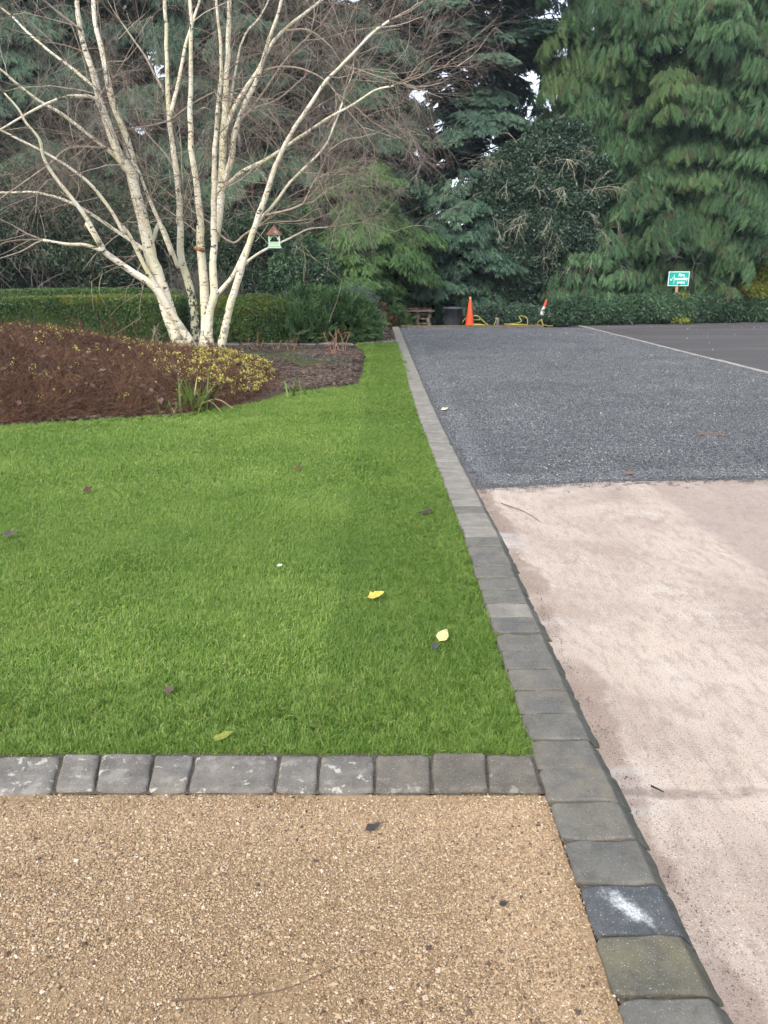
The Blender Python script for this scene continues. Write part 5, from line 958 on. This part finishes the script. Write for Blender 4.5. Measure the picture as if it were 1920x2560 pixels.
strap_clump('strap_leaf_plant', 'large green strap leaved clump at the edge of the brown mound', (-2.22, 8.98, .0), 30, .50, .028, 1, 5)
strap_clump('strap_leaf_plant', 'small outlying tuft of strap leaves left of the large clump', (-2.47, 8.84, .0), 7, .22, .022, 2, 1)
strap_clump('strap_leaf_plant', 'small upright strap leaved plant on bare mulch near the lawn', (-1.17, 10.12, .0), 9, .31, .026, 3, 0)
# pruned coral-stemmed dogwoods and thin red stems
M_CORAL = simple('coral_stem', (.42, .21, .13), .6, .3, 20); M_RED = simple('dark_red_stem', (.15, .035, .035), .6, .3, 20)
def stems(name, label, loc, n, L, r0, mat, seed, spread, bare=0):
    r_ = np.random.default_rng(seed); T = tag(empty(name, loc), label, 'shrub', 'bare coloured stems in the bed')
    for i in range(n):
        m_ = MB(); b_ = np.array([r_.normal(0, .05), r_.normal(0, .04), -.05]); d = np.array([r_.normal(0, spread), r_.normal(0, spread), 1]); l = L * r_.uniform(.55, 1.05); m1 = b_ + d * l * .55 + r_.normal(0, .02, 3); e_ = m1 + (d + r_.normal(0, .3, 3)) * l * .45
        m_.tube(smooth_path([b_, m1, e_], 3), np.linspace(r0, r0 * .6, 7), 6)
        for k in range(3): q_ = m1 + (e_ - m1) * r_.uniform(0, .9); m_.tube([q_, q_ + (d * .4 + r_.normal(0, .55, 3)) * l * .3], [r0 * .6, r0 * .3], 5)
        m_.build('stem', mat, T, True)
for i, (x, y, n, L, lb) in enumerate([(-2.72, 16.5, 5, .30, 'coral stemmed pruned shrub nearest the birch trunks'), (-2.2, 16.0, 4, .22, 'small faint coral stemmed shrub second from the birch'), (-1.86, 16.8, 3, .42, 'upright coral stemmed shrub in front of the low juniper'), (-1.80, 15.5, 2, .30, 'shorter pair of coral stems in the middle of the mossy soil'), (-.96, 15.0, 5, .55, 'tallest coral stemmed shrub beside the far lawn strip'), (-.85, 15.9, 4, .55, 'coral stemmed shrub just behind the tallest one')]):
    stems('dogwood', lb, (x, y, float(bed_h(np.array(x), np.array(y)))), n, L, .0062, M_CORAL, 700 + i, .35)
for i, (x, y, n, L, lb) in enumerate([(-5.9, 15.6, 8, .75, 'dark red stemmed shrub behind the left of the brown mound'), (-5.1, 15.4, 7, .7, 'dark red stemmed shrub behind the middle of the brown mound'), (-4.45, 15.2, 7, .55, 'pale thin stems just left of the birch base')]):
    stems('dogwood', lb, (x, y, .1), n, L, .007, M_RED if i < 2 else M_BRANCH, 720 + i, .45)

# ================================================================== THINGS AT THE FAR END OF THE YARD
M_PAL = M_WOOD
def pallet(name, label, loc, W, D, rz, mat, h=.145):
    T = tag(empty(name, loc, rz), label, 'pallet', 'stacked pallets'); r_ = np.random.default_rng(int(loc[2] * 1000) + 905)
    for i in range(3):
        x = (-1 + i) * (W / 2 - .05); m_ = MB(); m_.box((x, 0, .011), (.10, D, .022)); m_.build('bottom_board', mat, T)
        for j in range(3): m_ = MB(); m_.box((x + r_.normal(0, .004), (-1 + j) * (D / 2 - .07), .022 + .0395), (.10, .14, .078)); m_.build('block', mat, T)
    for j in range(3): m_ = MB(); m_.box((0, (-1 + j) * (D / 2 - .07), .112), (W, .14, .022)); m_.build('stringer_board', mat, T)
    for i in range(5): m_ = MB(); m_.box(((-1 + i / 2) * (W / 2 - .05), 0, .135), (.098, D, .022)); m_.build('deck_board', mat, T)
pallet('pallet', 'lowest grey wooden pallet of the stack beside the bin', (1.08, 25.55, -.06), .80, 1.0, .03, M_PAL); pallet('pallet', 'middle grey wooden pallet of the stack beside the bin', (1.06, 25.55, .088), .80, 1.0, -.02, M_PAL)
pallet('pallet', 'third pallet up carrying the overhanging top', (1.08, 25.55, .236), .80, 1.0, .02, M_PAL)
T = tag(empty('timber_platform', (1.03, 25.5, .384), .02), 'overhanging timber platform with leaf litter on top of the pallets', 'platform')
for j in range(9): m_ = MB(); m_.box((rng.normal(0, .02), -.55 + j * .1375, .062), (1.10, .125, .024)); m_.build('plank', M_WOOD, T)
for j in (-1, 0, 1): m_ = MB(); m_.box((j * .42, 0, .025), (.09, 1.1, .05)); m_.build('bearer', M_WOOD, T)
q_ = np.stack([hr.uniform(-.5, .5, 130), hr.uniform(-.5, .5, 130), hr.uniform(.075, .11, 130)], 1); scatter('leaf_litter', q_, zrot(130, tilt=.3, r=hr), hr.uniform(.6, 1, 130), hr.uniform(.05, .5, 130), T_LIT, T, 610)
mb = MB(); mb.lathe([(.0, .02), (.235, .02), (.245, .0), (.265, .06), (.30, .55), (.318, .55), (.325, .565), (.325, .595), (.315, .61), (.295, .61), (.29, .59), (.255, .08), (0, .075)], 32)
T = tag(empty('plastic_bin', (2.2, 25.35, -.06)), 'black round plastic bin between the pallets and orange cone', 'bin'); t = NT('black_plastic'); p = t.pos('object'); M_BIN = t.done(t.ramp(t.noise(t.scale(p, (6, 6, 2)), 3, 5), [(.3, (.030, .035, .040)), (.7, (.068, .077, .086))]), .5, None, .4)
mb.build('tub', M_BIN, T, True)
for s in (-1, 1): m_ = MB(); m_.tube(smooth_path([(s * .30, -.06, .47), (s * .345, -.05, .44), (s * .345, .05, .44), (s * .30, .06, .47)], 4), .01, 6); m_.build('handle', M_BIN, T, True)
def cone_parts(T, M, bands, hh, r0, r1, base=True):
    for (a_, b_, mat, nm) in bands:
        ra, rb = r0 + (r1 - r0) * a_, r0 + (r1 - r0) * b_; m_ = MB(); prof = [(ra, a_ * hh), (rb, b_ * hh)]
        if b_ >= 1: prof += [(rb * .8, hh + .004), (rb * .7, hh - .03)]
        m_.lathe(prof, 28, M=M); m_.build(nm, mat, T, True)
    if base:
        m_ = MB(); m_.lathe([(r0 * 1.0, .04), (r0 * 1.08, .02), (r0 * 1.16, .015), (r0 * 1.18, -.01), (0, -.012)], 28, M=M); m_.build('base', bands[0][2], T, True)
M_ORANGE = simple('orange_plastic', (.72, .085, .022), .5, .12, 6, .35); M_REDP = simple('faded_red_plastic', (.55, .07, .035), .5, .15, 6); M_WHITEP = simple('dirty_white_sleeve', (.50, .52, .50), .55, .3, 18)
T = tag(empty('traffic_cone', (2.70, 24.95, -.045)), 'tall plain orange traffic cone upright beside the black bin', 'traffic cone'); cone_parts(T, np.eye(3), [(0.02, .93, M_ORANGE, 'body'), (.93, 1.0, simple('faded_tip', (.70, .28, .18)), 'tip')], .92, .145, .028)
T = tag(empty('traffic_cone', (5.06, 25.85, -.05)), 'red and white traffic cone leaning into the foliage', 'traffic cone'); Mx = np.array(Matrix.Rotation(R(16), 3, 'Y') @ Matrix.Rotation(R(-8), 3, 'X')); cone_parts(T, Mx * .9, [(.02, .36, M_REDP, 'lower_body'), (.36, .72, M_WHITEP, 'white_sleeve'), (.72, 1.0, M_REDP, 'upper_body')], .95, .135, .03)
T = tag(empty('broken_post', (3.57, 25.0, -.06)), 'short broken grey post among the yellow hose', 'post'); m_ = MB(); z_ = np.linspace(0, .28, 6); m_.tube(np.stack([.02 * np.sin(z_ * 9), 0 * z_, z_], 1), [.055, .058, .055, .06, .06, .045], 9); m_.build('shaft', simple('grey_rotten_wood', (.15, .14, .13), .95, .5, 25), T, True)
m_ = MB()
for k in range(7): a_ = k * .9; m_.tube([(.03 * math.cos(a_), .03 * math.sin(a_), .26), (.05 * math.cos(a_), .05 * math.sin(a_), .30 + .03 * math.sin(k * 3))], [.018, .004], 5)
m_.build('splintered_top', simple('pale_splinters', (.36, .35, .32)), T)
M_HOSE = simple('yellow_hose', (.50, .43, .09), .5, .2, 9, .3)
def hose(label, P, r=.010): m_ = MB(); m_.tube(smooth_path(P, 6), r, 7); return tag(m_.build('garden_hose', M_HOSE, None, True), label, 'hose', 'yellow hoses on the ground')
z0 = -.035
hose('yellow hose looped in the air beside the orange cone', [(2.5, 25.25, .08), (2.62, 25.3, .22), (2.9, 25.3, .28), (3.04, 25.25, .24), (3.02, 25.15, .17), (2.8, 25.1, .18), (2.75, 25.2, .26), (2.95, 25.25, .30), (3.1, 25.2, .18), (3.25, 25.1, .05), (3.4, 25.0, z0)])
rr_ = np.random.default_rng(9); P = []
for k in range(26): a_ = k * .75; P.append((3.05 + .42 * math.cos(a_) * (1 + .15 * math.sin(k * 1.7)), 25.02 + .15 * math.sin(a_) + .02 * math.sin(k), z0 + .055 * math.exp(-((math.cos(a_) + .5) ** 2) * 2) + .003 * k * .5))
hose('yellow hose coiled flat on the ground right of the orange cone', P)
hose('yellow hose standing up against the broken post', [(3.1, 24.92, z0), (3.4, 24.9, z0), (3.48, 24.92, .05), (3.52, 24.92, .16), (3.54, 24.93, .24), (3.5, 25.05, .2)])
P = [(3.75, 24.98, z0)]
for k in range(22): a_ = k * .8; P.append((4.2 + .36 * math.cos(a_) * (1 + .1 * math.sin(k * 2.3)), 25.08 + .16 * math.sin(a_), z0 + .05 * abs(math.sin(k * .37)) + .002 * k))
P += [(4.35, 25.1, .12), (4.3, 25.2, .26), (4.42, 25.2, .28), (4.55, 25.15, .2), (4.56, 25.1, .02)]; hose('yellow hose heap between the broken post and the leaning cone', P)
hose('short yellow hose end at the foot of the leaning cone', [(5.0, 25.5, z0), (4.95, 25.45, .06), (5.02, 25.4, .14), (5.06, 25.42, .16), (5.1, 25.35, .02), (5.3, 25.4, z0), (5.45, 25.45, z0)], .010)

# ------------------------------------------------------------------ sign
SX, SY = 9.99, 27.25; T = tag(empty('assembly_point_sign', (SX, SY, 0)), 'green and white fire assembly point sign on a wooden post', 'sign')
def flat_text(body, size, x, z, mat, nm, parent, y, al='CENTER', bold=(.006, 1)):
    cu = bpy.data.curves.new(nm, 'FONT'); cu.body = body; cu.size = size; cu.align_x = al; cu.align_y = 'CENTER'; cu.extrude = .001; cu.offset = bold[0]
    ob = bpy.data.objects.new(nm, cu); COL.objects.link(ob); dg = bpy.context.evaluated_depsgraph_get(); me = bpy.data.meshes.new_from_object(ob.evaluated_get(dg)); bpy.data.objects.remove(ob)
    me.materials.clear(); me.materials.append(mat); ob = bpy.data.objects.new(nm, me); link(ob, parent); ob.location = (x, y, z); ob.rotation_euler = (math.pi / 2, 0, 0)
    xs_ = [v.co.x for v in me.vertices]; ob.scale = (bold[1] / (max(xs_) - min(xs_)), 1, 1); return ob
M_SGN = simple('sign_green', (.004, .37, .28), .4, .05, 3); M_SWH = simple('sign_white', (.85, .88, .86), .45, .04, 3)
mb = MB(); mb.box((-.02, .045, .75), (.085, .05, 1.80)); mb.build('post', simple('new_timber', (.48, .27, .12), .8, .2, 9), T)
mb = MB(); mb.box((0, 0, 1.41), (.705, .012, .47)); bd = mb.build('board', M_SWH, T)
mb = MB(); mb.box((0, -.008, 1.41), (.660, .006, .425)); mb.build('green_field', M_SGN, bd)
mb = MB(); mb.box((-.155, -.013, 1.395), (.012, .004, .31)); mb.build('divider', M_SWH, bd)
for s_, z_, w_ in (('Fire', 1.525, .20), ('assembly', 1.412, .445), ('point', 1.292, .26)): flat_text(s_, .135, .085, z_, M_SWH, 'lettering', bd, -.014, 'CENTER', (.003, w_))
mb = MB(); ck = [(-.30, 1.395), (-.285, 1.415), (-.262, 1.375), (-.19, 1.478), (-.172, 1.488), (-.258, 1.335)]; n_ = len(ck); mb.add([(x, -.0125, z) for x, z in ck] + [(x, -.0155, z) for x, z in ck], [(0, 1, 2, 5), (2, 3, 4, 5), tuple(np.array([5, 2, 1, 0]) + 6), tuple(np.array([5, 4, 3, 2]) + 6)]); mb.build('tick_mark', M_SWH, bd)
for zz in (1.6, 1.22): mb = MB(); mb.lathe([(.008, 0), (.008, .004), (0, .005)], 8, (-.02, -.012, zz), np.array(Matrix.Rotation(math.pi / 2, 3, 'X'))); mb.build('screw', simple('screw_steel', (.4, .4, .4), .4), T)

# ================================================================== SMALL LITTER
def leaf_mesh(seed, L, W, mat, curl=.15):
    r_ = np.random.default_rng(seed); m_ = MB(); n_ = 9; v = []
    for k in range(n_):
        t_ = k / (n_ - 1); w_ = W * math.sin(math.pi * min(1, t_ ** .75)) ** .8 * .5 * (1 + .1 * r_.normal()); z_ = curl * L * (t_ - .5) ** 2; v += [(L * (t_ - .5), -w_, z_ + curl * w_), (L * (t_ - .5), 0, z_), (L * (t_ - .5), w_, z_ + curl * w_ * r_.uniform(.2, 1.5))]
    m_.add(v, [(3 * k + q_, 3 * k + q_ + 1, 3 * k + q_ + 4, 3 * k + q_ + 3) for k in range(n_ - 1) for q_ in (0, 1)]); m_.tube([(-L * .5, 0, curl * L * .25), (-L * .72, .01 * L, .01)], [L * .02, L * .012], 5); return m_
def litter(name, label, x, y, z, L, W, col, rz, seed, tilt=.1, curl=.15, cat='leaf'):
    o = leaf_mesh(seed, L, W, simple(name + '_skin', col, .6, .3, 40), curl).build(name, None, None, True); o.data.materials.clear(); o.data.materials.append(simple(name + '_colour', col, .6, .35, 60)); o.location = (x, y, z); o.rotation_euler = (tilt, -tilt, rz); return tag(o, label, cat, 'fallen leaves')
g = .016
litter('fallen_leaf', 'pale yellow leaf lying on the grass near the kerb', .255, 3.02, g, .085, .05, (.50, .45, .19), 1.1, 1, .25)
litter('fallen_leaf', 'bright yellow curled leaf in the middle of the lawn', -.037, 3.45, g, .085, .05, (.50, .38, .07), .1, 2, .3, .45)
litter('fallen_leaf', 'olive yellow leaf half sunk in the grass by the pavers', -.545, 2.27, g - .006, .07, .035, (.17, .18, .03), .4, 3, .2)
litter('fallen_leaf', 'dark brown dead leaf on the lawn close to the kerb', .285, 4.84, g, .095, .05, (.045, .030, .028), .2, 4, .2, .3)
litter('fallen_leaf', 'dark red brown leaf on the left of the lawn', -2.15, 5.39, g, .075, .05, (.075, .03, .022), .9, 5, .3, .3)
litter('fallen_leaf', 'brown leaf in the upper middle of the lawn', -.69, 6.03, g, .08, .05, (.10, .045, .02), .3, 6, .2, .3)
litter('fallen_leaf', 'grey brown crumpled leaf at the left edge of the lawn', -2.24, 4.38, g, .10, .06, (.065, .05, .045), .2, 7, .2, .4)
litter('fallen_leaf', 'small purple brown leaf low on the left of the lawn', -.81, 2.57, g - .004, .045, .03, (.09, .055, .05), 1.3, 8, .3, .3)
litter('fallen_leaf', 'black crumpled leaf on the buff gravel path', -.03, 1.835, -.006, .05, .024, (.040, .034, .034), .5, 9, .15, .5)
litter('fallen_leaf', 'tiny cream leaf near the kerb on the grey gravel', .72, 9.1, ROAD + .03, .10, .06, (.60, .55, .30), .4, 10, .2, .3)
litter('fallen_leaf', 'small white petal on the middle of the lawn', -.558, 3.86, g, .028, .02, (.75, .75, .72), .4, 11, .2, .3)
litter('fallen_leaf', 'orange brown leaf on the grey gravel near the concrete', 1.98, 6.0, ROAD + .03, .07, .045, (.20, .09, .05), .4, 12, .2, .3)
litter('fallen_leaf', 'dark leaf beside the pale yellow leaf on the lawn', .215, 2.93, g - .006, .04, .03, (.05, .055, .05), .9, 13, .2, .3)
litter('fallen_leaf', 'dark wet leaf fragment on the gravel path right of the crumpled leaf', .30, 1.56, -.009, .022, .015, (.035, .03, .03), .2, 14, .1, .3)
def twig(label, P, r, col): m_ = MB(); m_.tube(smooth_path(P, 4), np.linspace(r, r * .5, (len(P) - 1) * 4 + 1), 5); return tag(m_.build('fallen_twig', simple('fallen_twig_bark', col), None, True), label, 'twig', 'fallen twigs')
twig('long thin brown twig bent across the gravel path', [(-.46, 1.285, -.004), (-.30, 1.30, -.006), (-.21, 1.315, -.002), (-.10, 1.375, -.005)], .0017, (.12, .07, .05))
twig('forked dark twig on the concrete beside the kerb', [(.83, 5.2, ROAD + .012), (.95, 4.98, ROAD + .02), (1.02, 4.78, ROAD + .012)], .0035, (.09, .075, .05))
twig('short black twig in the concrete joint by the kerb', [(.84, 2.06, ROAD + .012), (.87, 2.03, ROAD + .012)], .004, (.03, .025, .022))
twig('light twig lying on the grey gravel', [(3.15, 7.6, ROAD + .03), (3.42, 7.56, ROAD + .03)], .007, (.20, .11, .07))
T_DEB = [template('debris_bits', stone_patch(170 + i, 7, .035, .0015, .004, 0, 1, 1), simple('dark_debris', (.03, .024, .02))) for i in range(3)]
y = hr.uniform(.8, 5.6, 300); x = kx(y) + .258 + np.abs(hr.normal(0, .028, 300)); x2 = hr.uniform(.85, 3, 260); y2 = hr.uniform(.9, 5.6, 260); x = np.r_[x, x2]; y = np.r_[y, y2]
o = scatter('grit', np.stack([x, y, np.full(len(x), ROAD + .006)], 1), zrot(len(x), r=hr), np.r_[hr.uniform(.35, .9, 300), hr.uniform(.2, .55, 260)], 0., T_DEB); tag(o, 'dark grit and bits along the kerb foot', 'grit')
wx = np.r_[hr.uniform(.9, 6.2, 90), hr.uniform(6.6, 14, 45)]; wy = np.r_[hr.uniform(8, 24, 90), hr.uniform(17, 27, 45)]
T_WHT = [template('pale_flake', leaf_clump(180, 2, .02, .035, .02, 1.0), simple('pale_flake', (.5, .48, .44)))]
o = scatter('pale_flakes', np.stack([wx, wy, np.full(len(wx), ROAD + .025)], 1), zrot(len(wx), tilt=.2, r=hr), hr.uniform(.5, 1.3, len(wx)), 0., T_WHT); tag(o, 'pale flakes and petals scattered over yard and tarmac', 'litter')

# ------------------------------------------------------------------ HAZE : thin volume added to imitate the lens veil over the trees
mb = MB(); mb.box((0, 22, 12.9), (120, 76, 28.4)); hz = mb.build('haze', None); tag(hz, kind='stuff')
hm = bpy.data.materials.new('veil_haze'); hm.use_nodes = True; hn = hm.node_tree.nodes; hn.clear(); ho = hn.new('ShaderNodeOutputMaterial'); hv = hn.new('ShaderNodeVolumePrincipled')
hv.inputs['Color'].default_value = (.78, .90, 1.0, 1); hv.inputs['Density'].default_value = .0007; hv.inputs['Anisotropy'].default_value = .2
hm.node_tree.links.new(hv.outputs[0], ho.inputs['Volume']); hz.data.materials.append(hm)
scene.cycles.volume_bounces = 0
